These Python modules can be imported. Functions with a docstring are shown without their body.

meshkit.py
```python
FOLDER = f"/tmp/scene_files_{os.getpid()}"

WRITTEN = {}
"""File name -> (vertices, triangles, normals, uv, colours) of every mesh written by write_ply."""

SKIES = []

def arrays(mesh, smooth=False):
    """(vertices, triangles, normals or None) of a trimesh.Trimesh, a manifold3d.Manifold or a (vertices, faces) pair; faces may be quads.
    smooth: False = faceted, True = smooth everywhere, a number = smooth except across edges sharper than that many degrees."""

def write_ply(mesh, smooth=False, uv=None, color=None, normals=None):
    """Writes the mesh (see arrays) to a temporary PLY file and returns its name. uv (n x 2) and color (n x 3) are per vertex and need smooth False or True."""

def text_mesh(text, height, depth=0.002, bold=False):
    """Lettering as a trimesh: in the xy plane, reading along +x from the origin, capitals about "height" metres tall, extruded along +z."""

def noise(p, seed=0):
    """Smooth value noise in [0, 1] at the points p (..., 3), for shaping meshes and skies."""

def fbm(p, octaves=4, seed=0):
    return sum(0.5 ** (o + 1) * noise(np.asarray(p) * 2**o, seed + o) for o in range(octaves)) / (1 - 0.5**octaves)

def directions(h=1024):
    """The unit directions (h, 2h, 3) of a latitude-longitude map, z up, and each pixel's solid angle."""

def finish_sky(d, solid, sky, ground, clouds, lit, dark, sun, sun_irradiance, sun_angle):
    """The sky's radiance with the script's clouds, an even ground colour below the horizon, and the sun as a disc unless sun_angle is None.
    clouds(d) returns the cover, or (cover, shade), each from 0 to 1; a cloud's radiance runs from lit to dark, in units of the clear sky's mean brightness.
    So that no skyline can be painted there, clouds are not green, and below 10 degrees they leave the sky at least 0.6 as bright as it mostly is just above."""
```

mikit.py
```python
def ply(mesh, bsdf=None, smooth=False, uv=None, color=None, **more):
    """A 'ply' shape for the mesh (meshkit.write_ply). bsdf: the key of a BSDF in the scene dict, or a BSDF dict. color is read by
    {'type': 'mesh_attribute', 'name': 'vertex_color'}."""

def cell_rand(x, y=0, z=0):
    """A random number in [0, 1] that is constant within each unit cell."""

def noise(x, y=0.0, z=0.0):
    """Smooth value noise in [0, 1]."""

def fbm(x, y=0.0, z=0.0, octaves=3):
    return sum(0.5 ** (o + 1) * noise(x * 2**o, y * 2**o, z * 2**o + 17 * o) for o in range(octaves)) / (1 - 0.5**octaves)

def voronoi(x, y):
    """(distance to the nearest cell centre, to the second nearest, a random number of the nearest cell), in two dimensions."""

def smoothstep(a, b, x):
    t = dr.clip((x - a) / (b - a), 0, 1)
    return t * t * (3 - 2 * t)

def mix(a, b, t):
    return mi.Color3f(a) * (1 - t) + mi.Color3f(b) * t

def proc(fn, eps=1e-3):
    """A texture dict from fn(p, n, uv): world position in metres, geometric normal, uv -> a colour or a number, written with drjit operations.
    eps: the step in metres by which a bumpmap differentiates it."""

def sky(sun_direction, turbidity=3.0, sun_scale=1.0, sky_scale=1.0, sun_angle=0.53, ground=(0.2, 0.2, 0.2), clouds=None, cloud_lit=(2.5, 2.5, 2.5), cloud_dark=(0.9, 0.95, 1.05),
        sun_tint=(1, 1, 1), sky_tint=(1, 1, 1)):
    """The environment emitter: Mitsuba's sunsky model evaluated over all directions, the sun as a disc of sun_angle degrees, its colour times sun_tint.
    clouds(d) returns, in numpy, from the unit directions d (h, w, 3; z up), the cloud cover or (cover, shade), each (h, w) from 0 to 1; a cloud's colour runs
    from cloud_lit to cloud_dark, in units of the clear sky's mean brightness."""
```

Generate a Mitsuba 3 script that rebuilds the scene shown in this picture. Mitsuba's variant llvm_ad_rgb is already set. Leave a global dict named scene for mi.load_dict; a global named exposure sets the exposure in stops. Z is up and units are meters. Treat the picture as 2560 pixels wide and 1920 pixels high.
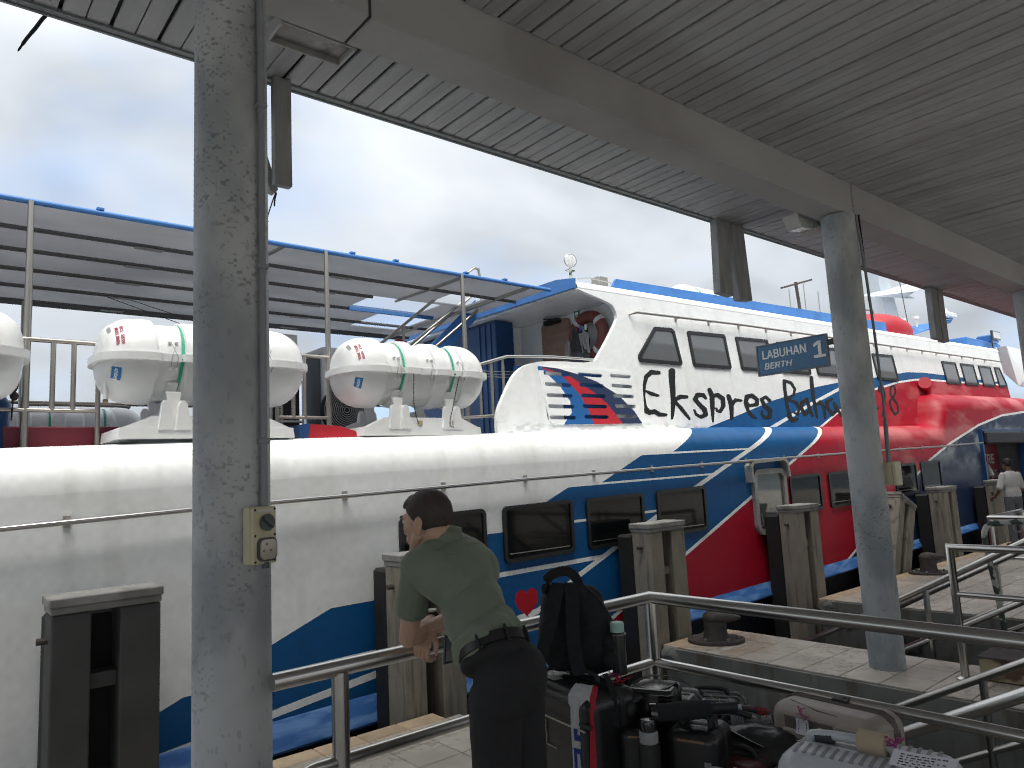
import math, random
import numpy as np, trimesh, mitsuba as mi, drjit as dr, mikit, meshkit
import manifold3d as m3
from shapely.geometry import Polygon, LineString, Point, box as sbox
from shapely import affinity
from shapely.ops import unary_union
from mikit import proc, noise, fbm, voronoi, cell_rand, smoothstep, mix

T = mi.ScalarTransform4f
PI = math.pi
scene, labels = {}, {}
rng = random.Random(7)

# ---------------------------------------------------------------- camera, sky, exposure
EYE = np.array([0.0, 0.0, 1.62])
FWD, UPV = np.array([0.6402, 0.7576, 0.1265]), np.array([-0.042, -0.1293, 0.9907])
scene['camera'] = {'type': 'perspective', 'fov': 70.48, 'fov_axis': 'x', 'near_clip': 0.05, 'far_clip': 5000.0,
                   'to_world': T().look_at(origin=EYE.tolist(), target=(EYE + FWD).tolist(), up=UPV.tolist())}


def cloud_cover(d):
    z = np.maximum(d[..., 2], 0.04)
    q = np.stack([d[..., 0] / (z + 0.25), d[..., 1] / (z + 0.25), z * 0 + 3.1], -1)
    warp = meshkit.fbm(q * 0.9 + 11.0, 3, 5)[..., None] * np.array([0.9, 0.7, 0.0])
    a = meshkit.fbm(q * 1.15 + warp, 5, 1)
    b = meshkit.fbm(q * np.array([2.6, 3.4, 1.0]) + 2 * warp + 4.0, 5, 2)
    c = np.clip((a - 0.33) / 0.16, 0, 1)
    d2 = meshkit.fbm(q * np.array([5.5, 8.0, 1.0]) + 3 * warp + 9.0, 4, 7)
    d2 = meshkit.fbm(q * np.array([5.5, 8.0, 1.0]) + 3 * warp + 9.0, 4, 7)
    cover = 0.46 + 0.62 * c * (0.55 + 0.45 * b) + 0.45 * (d2 - 0.5)
    # an overcast sky: three times as bright overhead as at the horizon (CIE), broken up by the cloud texture
    cie = (1 + 2 * np.maximum(d[..., 2], 0)) / 3
    v = 1.06 - np.clip((b - 0.44) / 0.2, 0, 1) * 0.16 - np.clip((0.5 - a) / 0.2, 0, 1) * 0.10 + (d2 - 0.5) * -0.30
    shade = (2.15 - 2.15 * cie * v) / (2.15 - 0.66)
    return np.clip(cover + 0.5 * d[..., 2], 0, 1), np.clip(shade, 0, 1)


scene['sky_light'] = mikit.sky((-0.16, -0.31, 0.94), turbidity=4, sun_scale=0.44, sun_angle=34, sun_tint=(0.88, 0.99, 1.13), clouds=cloud_cover,
                               cloud_lit=(1.80, 1.87, 1.93), cloud_dark=(0.58, 0.64, 0.71), sky_tint=(0.92, 0.93, 0.93), ground=(0.16, 0.18, 0.19))
exposure = 2.85

# ---------------------------------------------------------------- helpers: keys


def taken(key):
    return key in scene or key in labels or any(k.startswith(key + '__') for k in ())


def numbered(key):
    if key not in scene and key not in labels:
        return key
    n = 1
    while f'{key}_{n:03d}' in scene or f'{key}_{n:03d}' in labels:
        n += 1
    return f'{key}_{n:03d}'


def thing(name, label, cat=None, group=None, kind=None):
    key = numbered(name)
    d = {'label': label}
    if cat: d['category'] = cat
    if group: d['group'] = group
    if kind: d['kind'] = kind
    labels[key] = d
    return key


COUNT = {}


def put(parent, name, mesh, mat, smooth=False, label=None, kind=None, **more):
    base = f'{parent}__{name}' if parent else name
    n = COUNT.get(base, 0)
    COUNT[base] = n + 1
    key = base if n == 0 else f'{base}_{n:03d}'
    scene[key] = mesh if isinstance(mesh, dict) else mikit.ply(mesh, mat, smooth=smooth, **more)
    if label or kind:
        labels[key] = {}
        if label: labels[key]['label'] = label
        if kind: labels[key]['kind'] = kind
    return key


def one(name, label, cat, mesh, mat, smooth=False, group=None, kind=None):
    key = thing(name, label, cat, group, kind)
    scene[key] = mikit.ply(mesh, mat, smooth=smooth)
    return key


def moved(d, m, mat=None):
    e = {**d, 'to_world': m}
    if mat: e['bsdf'] = {'type': 'ref', 'id': mat}
    return e


# ---------------------------------------------------------------- helpers: meshes
def cat(*ms):
    ms = [m for m in ms if m is not None]
    return trimesh.util.concatenate(ms)


def box(x0, x1, y0, y1, z0, z1, c=0.0):
    if x0 > x1: x0, x1 = x1, x0
    if y0 > y1: y0, y1 = y1, y0
    if z0 > z1: z0, z1 = z1, z0
    if c <= 0:
        m = trimesh.creation.box(extents=(x1 - x0, y1 - y0, z1 - z0))
        m.apply_translation(((x0 + x1) / 2, (y0 + y1) / 2, (z0 + z1) / 2))
        return m
    pts = []
    for x, sx in ((x0, 1), (x1, -1)):
        for y, sy in ((y0, 1), (y1, -1)):
            for z, sz in ((z0, 1), (z1, -1)):
                pts += [(x + sx * c, y + sy * c, z), (x + sx * c, y, z + sz * c), (x, y + sy * c, z + sz * c)]
    return hull(pts)


def hull(pts):
    return trimesh.convex.convex_hull(np.asarray(pts, float))


def xf(m, mat):
    m = m.copy()
    m.apply_transform(mat)
    return m


def rot(axis, deg, at=(0, 0, 0)):
    return trimesh.transformations.rotation_matrix(math.radians(deg), axis, at)


def shift(x, y, z):
    return trimesh.transformations.translation_matrix((x, y, z))


def tube(pts, r, n=12, cap=True, closed=False):
    """A tube along a polyline, mitred at the corners; r is a number or one per point."""
    p = np.asarray(pts, float)
    N = len(p)
    rr = np.full(N, r, float) if np.isscalar(r) else np.asarray(r, float)
    seg = np.diff(np.vstack([p, p[:1]]) if closed else p, axis=0)
    seg /= np.maximum(np.linalg.norm(seg, axis=1, keepdims=True), 1e-9)
    a = np.arange(n) * 2 * PI / n
    t0 = seg[0]
    u = np.cross(t0, [0, 0, 1] if abs(t0[2]) < 0.9 else [1, 0, 0])
    u /= np.linalg.norm(u)
    rings = []
    for i in range(N):
        if closed:
            d0, d1 = seg[i - 1], seg[i]
        else:
            d0, d1 = seg[max(i - 1, 0)], seg[min(i, N - 2)]
        v = np.cross(d0, u)
        ring = np.outer(np.cos(a), u) + np.outer(np.sin(a), v)
        b = d0 + d1
        if np.linalg.norm(b) > 1e-6:
            b /= np.linalg.norm(b)
            k = d0 @ b
            if k > 0.2:
                ring = ring - np.outer(ring @ b / k, d0)
        rings.append(p[i] + ring * rr[i])
        ax = np.cross(d0, d1)
        sn, cs = np.linalg.norm(ax), d0 @ d1
        if sn > 1e-9:
            ax = ax / sn
            u = u * cs + np.cross(ax, u) * sn + ax * (ax @ u) * (1 - cs)
    V = np.vstack(rings)
    F = []
    M = N if closed else N - 1
    for i in range(M):
        j = (i + 1) % N
        for k in range(n):
            l = (k + 1) % n
            F += [(i * n + k, i * n + l, j * n + l), (i * n + k, j * n + l, j * n + k)]
    if cap and not closed:
        V = np.vstack([V, p[:1], p[-1:]])
        c0, c1 = N * n, N * n + 1
        for k in range(n):
            l = (k + 1) % n
            F += [(c0, l, k), (c1, (N - 1) * n + k, (N - 1) * n + l)]
    m = trimesh.Trimesh(V, F, process=False)
    return m


def arc(c, r, a0, a1, n, plane='xz'):
    out = []
    for t in np.linspace(a0, a1, n):
        a, b = r * math.cos(t), r * math.sin(t)
        out.append({'xz': (c[0] + a, c[1], c[2] + b), 'yz': (c[0], c[1] + a, c[2] + b), 'xy': (c[0] + a, c[1] + b, c[2])}[plane])
    return out


def smoothline(pts, k=6):
    """Catmull-Rom through the points."""
    p = np.asarray(pts, float)
    q = np.vstack([2 * p[0] - p[1], p, 2 * p[-1] - p[-2]])
    out = []
    for i in range(1, len(q) - 2):
        for t in np.linspace(0, 1, k, endpoint=False):
            a, b, c, d = q[i - 1], q[i], q[i + 1], q[i + 2]
            out.append(0.5 * (2 * b + (c - a) * t + (2 * a - 5 * b + 4 * c - d) * t**2 + (3 * b - a - 3 * c + d) * t**3))
    return np.array(out + [p[-1]])


def extrude(poly, h):
    """shapely polygon(s) in xy, extruded along +z."""
    gs = getattr(poly, 'geoms', [poly])
    return cat(*[trimesh.creation.extrude_polygon(g, h, engine='earcut') for g in gs if g.area > 1e-9])


def plate_xz(poly, y0, y1):
    """polygon in (x, z), thickness from y0 (near) to y1."""
    m = extrude(poly, abs(y1 - y0))
    v = m.vertices
    return trimesh.Trimesh(np.stack([v[:, 0], max(y0, y1) - v[:, 2], v[:, 1]], 1), m.faces, process=False)


def plate_yz(poly, x0, x1):
    m = extrude(poly, abs(x1 - x0))
    v = m.vertices
    return trimesh.Trimesh(np.stack([min(x0, x1) + v[:, 2], v[:, 0], v[:, 1]], 1), m.faces, process=False)


def rrect(x0, x1, z0, z1, r, q=6):
    return sbox(x0 + r, z0 + r, x1 - r, z1 - r).buffer(r, quad_segs=q)


def lathe(profile, n=24, axis='z', at=(0, 0, 0)):
    m = trimesh.creation.revolve(np.asarray(profile, float), sections=n)
    if axis == 'x': m.apply_transform(rot((0, 1, 0), 90))
    if axis == 'y': m.apply_transform(rot((1, 0, 0), -90))
    m.apply_translation(at)
    return m


def loft(rows, cap=False, flip=False):
    """rows: list of equally long point lists -> surface."""
    A = np.asarray(rows, float)
    n, k = A.shape[:2]
    V = A.reshape(-1, 3)
    F = []
    for i in range(n - 1):
        for j in range(k - 1):
            a, b, c, d = i * k + j, i * k + j + 1, (i + 1) * k + j + 1, (i + 1) * k + j
            F += [(a, b, c), (a, c, d)]
    F = np.array(F)
    if flip: F = F[:, ::-1]
    return trimesh.Trimesh(V, F, process=False)


def rbox(cx, cy, cz, sx, sy, sz, r, n=3):
    """box with rounded edges (hull of spheres)."""
    s = m3.Manifold.sphere(r, 4 * n)
    hx, hy, hz = sx / 2 - r, sy / 2 - r, sz / 2 - r
    parts = [s.translate((cx + a * hx, cy + b * hy, cz + c * hz)) for a in (-1, 1) for b in (-1, 1) for c in (-1, 1)]
    return as_mesh(m3.Manifold.batch_hull(parts))


def as_mesh(man):
    m = man.to_mesh()
    return trimesh.Trimesh(np.array(m.vert_properties[:, :3], float), np.array(m.tri_verts), process=False)


def as_man(mesh):
    return m3.Manifold(m3.Mesh(np.asarray(mesh.vertices, np.float32), np.asarray(mesh.faces, np.uint32)))


# ---------------------------------------------------------------- materials
def mat(name, color, rough=0.5, metallic=0.0, spec=0.5, bump=None, bscale=1.0, **kw):
    col = color if isinstance(color, dict) else {'type': 'rgb', 'value': list(color)}
    b = {'type': 'principled', 'base_color': col, 'roughness': rough, 'metallic': metallic, 'specular': spec, **kw}
    if bump is not None:
        b = {'type': 'bumpmap', 'arbitrary': bump, 'scale': bscale, 'bsdf': b}
    scene[name] = {'type': 'twosided', 'bsdf': b}


def tone(c, lo=0.85, hi=1.1, s=3.0, sz=None, dirt=None, dscale=1.2, damt=0.0):
    sz = s if sz is None else sz

    def f(p, n, uv):
        k = lo + (hi - lo) * fbm(p.x * s, p.y * s, p.z * sz, octaves=3)
        col = mi.Color3f(*c) * k
        if dirt is not None:
            m = smoothstep(0.5, 0.78, fbm(p.x * dscale + 5, p.y * dscale, p.z * dscale * 0.6, octaves=4)) * damt
            col = mix(col, dirt, m)
        return col
    return proc(f)


def column_tex(p, n, uv):
    a = fbm(p.x * 5, p.y * 5, p.z * 2.4, octaves=4)
    g = noise(p.x * 90, p.y * 90, p.z * 90) * 0.6 + noise(p.x * 45, p.y * 45, p.z * 38) * 0.4
    col = mix((0.25, 0.27, 0.285), (0.42, 0.435, 0.44), smoothstep(0.3, 0.7, a))
    spots = smoothstep(0.55, 0.75, g) * smoothstep(0.42, 0.6, fbm(p.x * 3 + 9, p.y * 3, p.z * 2.0, octaves=2))
    col = mix(col, (0.11, 0.12, 0.13), spots * 0.6)
    drip = smoothstep(0.70, 0.78, fbm(p.x * 60, p.y * 60, p.z * 22 + 3, octaves=2))
    return mix(col, (0.10, 0.105, 0.11), drip * 0.25)


def column_bump(p, n, uv):
    return noise(p.x * 70, p.y * 70, p.z * 70) * 0.6 + noise(p.x * 140, p.y * 140, p.z * 140) * 0.4


def concrete_tex(p, n, uv):
    a = fbm(p.x * 4, p.y * 4, p.z * 4, octaves=4)
    s = fbm((p.x + p.y) * 14, 3.0, p.z * 1.6, octaves=3)
    col = mix((0.11, 0.115, 0.11), (0.23, 0.23, 0.21), a)
    col = mix(col, (0.10, 0.075, 0.045), smoothstep(0.52, 0.75, s) * 0.55)
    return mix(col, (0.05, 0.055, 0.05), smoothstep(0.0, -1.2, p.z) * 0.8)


def fender_tex(p, n, uv):
    a = fbm(p.x * 11, p.y * 11, p.z * 5, octaves=4)
    f = noise(p.x * 120, p.y * 120, p.z * 60)
    col = mix((0.17, 0.155, 0.125), (0.30, 0.275, 0.23), a * 0.75 + f * 0.25)
    st = smoothstep(0.5, 0.72, fbm(p.x * 26, p.y * 26, p.z * 1.8, octaves=3))
    return mix(col, (0.085, 0.085, 0.08), st * 0.6)


def tile_tex(p, n, uv):
    a = fbm(p.x * 6, p.y * 6, p.z, octaves=4)
    v = smoothstep(0.60, 0.66, fbm(p.x * 24 + 3, p.y * 24, 1.0, octaves=3)) * smoothstep(0.4, 0.6, fbm(p.x * 3, p.y * 3, 7.0, octaves=2))
    r = cell_rand((p.x - 0.24) / 0.3, (p.y - 0.16) / 0.3, 2.0)
    near_edge = smoothstep(4.0, 4.55, p.y)
    col = mix((0.43, 0.39, 0.33), (0.58, 0.535, 0.465), a) * (0.9 + 0.18 * r)
    col = mix(col, mi.Color3f(0.50, 0.365, 0.235) * (0.8 + 0.4 * a), near_edge * 0.55)
    stain = smoothstep(0.5, 0.8, fbm(p.x * 1.1 + 2, p.y * 1.1, 4.0, octaves=3))
    col = mix(col, (0.24, 0.21, 0.17), stain * 0.35)
    rust = smoothstep(0.75, 0.25, dr.sqrt(dr.square(p.x - 5.85) + dr.square(p.y - 4.2))) * smoothstep(0.35, 0.65, a)
    col = mix(col, (0.27, 0.15, 0.07), rust * 0.7)
    return mix(col, (0.26, 0.23, 0.19), v * 0.45)


def edge_tile_tex(p, n, uv):
    a = fbm(p.x * 9, p.y * 9, p.z * 3, octaves=4)
    r = cell_rand((p.x - 0.24) / 0.3, 3.0, 1.0)
    return mix((0.36, 0.27, 0.175), (0.54, 0.42, 0.29), a) * (0.82 + 0.3 * r)


def soffit_tex(p, n, uv):
    r = cell_rand(p.x / 0.109, 5.0, 2.0)
    a = fbm(p.x * 2.2, p.y * 0.7, 1.0, octaves=3)
    col = mi.Color3f(0.345, 0.353, 0.375) * (0.88 + 0.14 * r + 0.16 * (a - 0.5))
    return mix(col, (0.10, 0.10, 0.10), smoothstep(0.62, 0.8, fbm(p.x * 9, p.y * 1.3, 2.0, octaves=3)) * 0.25)


def steel_rough(p, n, uv):
    return 0.16 + 0.13 * fbm(p.x * 9, p.y * 9, p.z * 9, octaves=3) + 0.05 * noise(p.x * 80, p.y * 80, p.z * 80)


def rust_tex(p, n, uv):
    a = fbm(p.x * 7, p.y * 7, p.z * 9, octaves=4)
    return mix((0.33, 0.28, 0.17), (0.10, 0.055, 0.035), smoothstep(0.38, 0.58, a))


def peel_tex(p, n, uv):
    a = fbm(p.x * 14, p.y * 14, p.z * 11, octaves=3)
    return mix((0.05, 0.07, 0.06), (0.42, 0.43, 0.40), smoothstep(0.5, 0.55, a))


mat('column_paint', proc(column_tex), 0.62, bump=proc(column_bump), bscale=0.003)
mat('beam_paint', tone((0.29, 0.29, 0.295), 0.85, 1.12, 1.6, dirt=(0.11, 0.10, 0.095), damt=0.35), 0.6)
mat('soffit', proc(soffit_tex), 0.55)
mat('gap_dark', (0.03, 0.03, 0.033), 0.9)
mat('fascia', (0.17, 0.19, 0.205), 0.45)
mat('roof_metal', (0.3, 0.31, 0.32), 0.6)
mat('concrete', proc(concrete_tex), 0.85)
mat('fender_concrete', proc(fender_tex), 0.8)
mat('fender_dark', tone((0.052, 0.053, 0.053), 0.7, 1.25, 5.0), 0.75)
mat('fender_cap', tone((0.24, 0.235, 0.225), 0.6, 1.25, 14.0, 14.0, dirt=(0.1, 0.095, 0.085), dscale=9, damt=0.5), 0.75)
mat('rubber', (0.012, 0.012, 0.013), 0.7)
mat('tile', proc(tile_tex), 0.42)
mat('edge_tile', proc(edge_tile_tex), 0.6)
mat('floor_plain', tone((0.42, 0.39, 0.34), 0.8, 1.1, 2.0), 0.5)
mat('grout', (0.13, 0.115, 0.095), 0.9)
mat('steel', (0.55, 0.54, 0.52), proc(steel_rough), metallic=1.0)
mat('dull_steel', (0.42, 0.40, 0.37), 0.38, metallic=0.9)
mat('iron', tone((0.055, 0.047, 0.043), 0.6, 1.5, 16.0), 0.65)
mat('rust', proc(rust_tex), 0.8)
mat('peeling_paint', proc(peel_tex), 0.6)
mat('old_wood', tone((0.27, 0.275, 0.285), 0.55, 1.2, 26.0, 4.0), 0.8)
mat('old_wood_brown', tone((0.17, 0.145, 0.135), 0.6, 1.2, 24.0, 4.0), 0.8)
mat('conduit', (0.20, 0.21, 0.225), 0.45)
mat('beige_plastic', tone((0.50, 0.46, 0.30), 0.85, 1.05, 9.0), 0.4)
mat('dark_plastic', (0.05, 0.06, 0.065), 0.35)
mat('clear_cover', (0.36, 0.34, 0.28), 0.12, spec=0.8)
mat('black', (0.008, 0.008, 0.009), 0.6)
mat('white_print', (0.8, 0.8, 0.8), 0.5)
mat('sign_blue', tone((0.06, 0.16, 0.30), 0.9, 1.1, 6.0), 0.4)
mat('lamp_glass', (0.45, 0.45, 0.43), 0.2, spec=0.6)
mat('lamp_body', (0.35, 0.35, 0.34), 0.5)

# ---------------------------------------------------------------- water and land
one('water', 'green grey harbour water in the narrow gap under the ferry', None, box(-300, 600, -60, 900, -3.2, -1.7), 'water_mat', kind='structure')


def water_bump(p, n, uv):
    return fbm(p.x * 1.6, p.y * 2.2, 0.0, octaves=3)


mat('water_mat', (0.02, 0.035, 0.035), 0.08, bump=proc(water_bump), bscale=0.06, spec=0.5)

# ---------------------------------------------------------------- the pier
pier = thing('pier', 'beige tiled concrete pier with two boarding recesses along the ferry', None, kind='structure')
# main floor, fingers between the recesses; every sheet butts against the next
SLABS = [(-12.0, 3.05, -24.0, 4.36), (5.50, 6.40, -24.0, 4.36), (8.40, 40.0, -24.0, 4.36)]
for x0, x1, y0, y1 in SLABS:
    put(pier, 'slab', box(x0, x1, y0, y1, -2.6, -0.012), 'concrete')
put(pier, 'landing', box(3.05, 5.50, -24.0, 0.55, -2.6, -0.006), 'floor_plain')
put(pier, 'landing', box(6.40, 8.40, -24.0, 0.55, -2.6, -0.006), 'floor_plain')
for x0, x1 in ((-12.0, 3.05), (5.50, 6.40), (8.40, 40.0)):
    put(pier, 'kerb_face', box(x0, x1, 4.361, 4.50, -2.6, -0.14), 'concrete')
# projecting lip along the finger sides
for x0, x1 in ((5.465, 5.50), (6.40, 6.43), (8.365, 8.40)):
    put(pier, 'lip', hull([(x, y, z) for y in (-12.0, 4.36) for x, z in ((x0, -0.014), (x1, -0.014), (x0, -0.12), (x1, -0.15))]), 'concrete')
for x0, x1 in ((3.05, 5.46), (6.435, 8.36)):
    for k in range(13):
        put(pier, 'step', box(x0, x1, 0.55 + 0.3 * k, 0.55 + 0.3 * (k + 1) if k < 12 else 4.9, -2.6, -0.16 * (k + 1), 0.0), 'concrete')
tile0 = mikit.ply(box(-0.1465, 0.1465, -0.1465, 0.1465, -0.012, 0.0, 0.003), 'tile')
gx = [0.24 + 0.3 * i for i in range(9)]


def tiles(x0, nx, y1, ny):
    for i in range(nx):
        for j in range(ny):
            put(pier, 'tile', moved(tile0, T().translate([x0 + 0.3 * (i + 0.5), y1 - 0.3 * (j + 0.5), rng.uniform(-0.0008, 0.0008)])), None)


tiles(-0.06, 10, 4.36, 10)
tiles(5.50, 3, 4.36, 14)
tiles(8.40, 18, 4.36, 9)
for x0, x1, y0, y1 in ((-12, -0.06, -24, 4.36), (-0.06, 2.94, -24, 1.36), (2.945, 3.05, -24, 4.36), (5.50, 6.40, -24, 0.16), (8.40, 13.8, -24, 1.66), (13.8, 40, -24, 4.36)):
    put(pier, 'floor_sheet', box(x0, x1, y0, y1, -0.0115, -0.001), 'floor_plain')
et = mikit.ply(box(-0.1475, 0.1475, -0.0825, 0.083, -0.136, 0.0, 0.006), 'edge_tile')
for x0, n in ((-0.96, 13), (5.50, 3), (8.40, 18)):
    for i in range(n):
        put(pier, 'edge_tile', moved(et, T().translate([x0 + 0.3 * (i + 0.5), 4.4455, rng.uniform(-0.001, 0.001)])), None)
put(pier, 'edge_sheet', box(13.8, 40, 4.362, 4.53, -0.137, -0.001), 'edge_tile')
# broken corners of the fingers
for x in (5.47, 8.37):
    m = trimesh.creation.icosphere(2, 0.1)
    v = m.vertices * np.array([0.6, 1.2, 0.9])
    v += (meshkit.fbm(v * 22 + x, 3)[:, None] - 0.5) * 0.06
    put(pier, 'broken_corner', trimesh.Trimesh(v + np.array([x + 0.02, 4.42, -0.09]), m.faces), 'concrete', smooth=40)
# a mooring pad eye on the face of the second finger
put(pier, 'mooring_ring', tube(arc((8.36, 3.55, -0.35), 0.05, 0, 2 * PI, 14, 'yz')[:-1], 0.012, 8, closed=True), 'iron', smooth=True)
put(pier, 'pad', box(8.33, 8.362, 3.42, 3.68, -0.46, -0.25, 0.008), 'iron')

# ---------------------------------------------------------------- pier shelter: roof, beam, soffit boards, columns
shelter = thing('pier_shelter', 'grey pier shelter with boarded ceiling, long beam and round columns', 'shelter')
CX = [-4.11, 0.92, 5.95, 10.98, 16.01, 21.04]
ZB, ZC = 3.65, 3.93
edges = [-9.0, 1.495, 6.065, 11.1, 16.1, 40.0]
for a, b in zip(edges[:-1], edges[1:]):
    put(shelter, 'beam', box(a + 0.006, b - 0.006, 2.60, 2.845, ZB, ZC + 0.02, 0.008), 'beam_paint')
put(shelter, 'beam', box(-9, 40, -3.4, -3.15, ZB, ZC + 0.02), 'beam_paint')
for b in edges[1:-1]:
    put(shelter, 'joint_filler', box(b - 0.006, b + 0.006, 2.606, 2.839, ZB + 0.006, ZC), 'gap_dark')
col_mesh = {}
for i, x in enumerate(CX):
    h0 = -0.005
    m = lathe([(0.0, 0), (0.132, 0), (0.132, 3.648), (0.0, 3.648)], 40)
    z = np.linspace(0, 3.648, 60)
    m = lathe([(0.0, 0.0)] + [(0.132, t) for t in z] + [(0.0, 3.648)], 48)
    key = put(shelter, 'column', xf(m, shift(x, 2.69, h0)), 'column_paint', smooth=35,
              label='round grey column with a power socket' if i == 1 else ('round grey column holding the blue berth sign' if i == 2 else None))
    put(shelter, 'column', xf(lathe([(0, 0), (0.132, 0), (0.132, 3.648), (0, 3.648)], 24), shift(x, -3.28, h0)), 'column_paint', smooth=35)
# conduits
cd = tube(smoothline([(0.985, 2.553, 1.55), (0.985, 2.553, 2.1), (0.984, 2.552, 2.9), (0.982, 2.55, 3.4), (0.978, 2.55, 3.65)]), 0.013, 10)
put(shelter, 'conduit', cd, 'conduit', smooth=40)
for z in (1.78, 2.42, 3.05):
    put(shelter, 'conduit_clip', box(0.966, 1.004, 2.536, 2.572, z, z + 0.02, 0.004), 'conduit')
put(shelter, 'conduit', tube(smoothline([(6.00, 2.56, 3.64), (6.02, 2.545, 3.2), (6.05, 2.54, 2.6), (6.075, 2.545, 2.1), (6.085, 2.55, 1.93)]), 0.011, 10), 'conduit', smooth=40)
put(shelter, 'conduit', tube(smoothline([(6.085, 2.55, 1.93), (6.07, 2.55, 1.75), (6.06, 2.55, 1.58)]), 0.017, 10), 'conduit', smooth=40)
put(shelter, 'cable', tube(smoothline([(6.045, 2.556, 3.64), (6.04, 2.55, 3.3), (6.04, 2.55, 2.9)]), 0.008, 8), 'black', smooth=40)
# boards: overhang towards the water and the inner ceiling
PITCH = 0.109
over = [mikit.ply(box(-w / 2, w / 2, 2.846, 3.775, 0, 0.02, 0.004), 'soffit') for w in (0.097, 0.097)]
inner = [mikit.ply(box(-w / 2, w / 2, -3.14, 2.598, 0, 0.02, 0.004), 'soffit') for w in (0.097, 0.097)]
NB = 148
for i in range(NB):
    x = 0.155 + PITCH * (i + 0.5)
    off = 0.0032 if i % 2 else -0.0032
    for fam in (over, inner):
        put(shelter, 'soffit_board', moved(fam[i % 2], T().translate([x + off, 0, ZC + rng.uniform(0, 0.0022)])), None)
xe = 0.155 + PITCH * NB
rest = []
for k in range(220):
    x = xe + PITCH * (k + 0.5)
    rest += [box(x - 0.05, x + 0.05, 2.846, 3.775, ZC, ZC + 0.02), box(x - 0.05, x + 0.05, -3.14, 2.598, ZC, ZC + 0.02)]
for k in range(84):
    x = 0.155 - PITCH * (k + 0.5)
    rest += [box(x - 0.05, x + 0.05, 2.846, 3.775, ZC, ZC + 0.02), box(x - 0.05, x + 0.05, -3.14, 2.598, ZC, ZC + 0.02)]
put(shelter, 'far_soffit_boards', cat(*rest), 'soffit', kind='stuff')
put(shelter, 'board_backing', box(-9, 40, -4.5, 3.776, ZC + 0.026, ZC + 0.05), 'gap_dark')
put(shelter, 'fascia', cat(box(-9, 40, 3.777, 3.80, ZC - 0.012, ZC + 0.17), box(-9, 40, 3.801, 3.815, ZC - 0.02, ZC + 0.012), box(-9, 40, 3.762, 3.776, ZC - 0.012, ZC + 0.006)), 'fascia')
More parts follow.
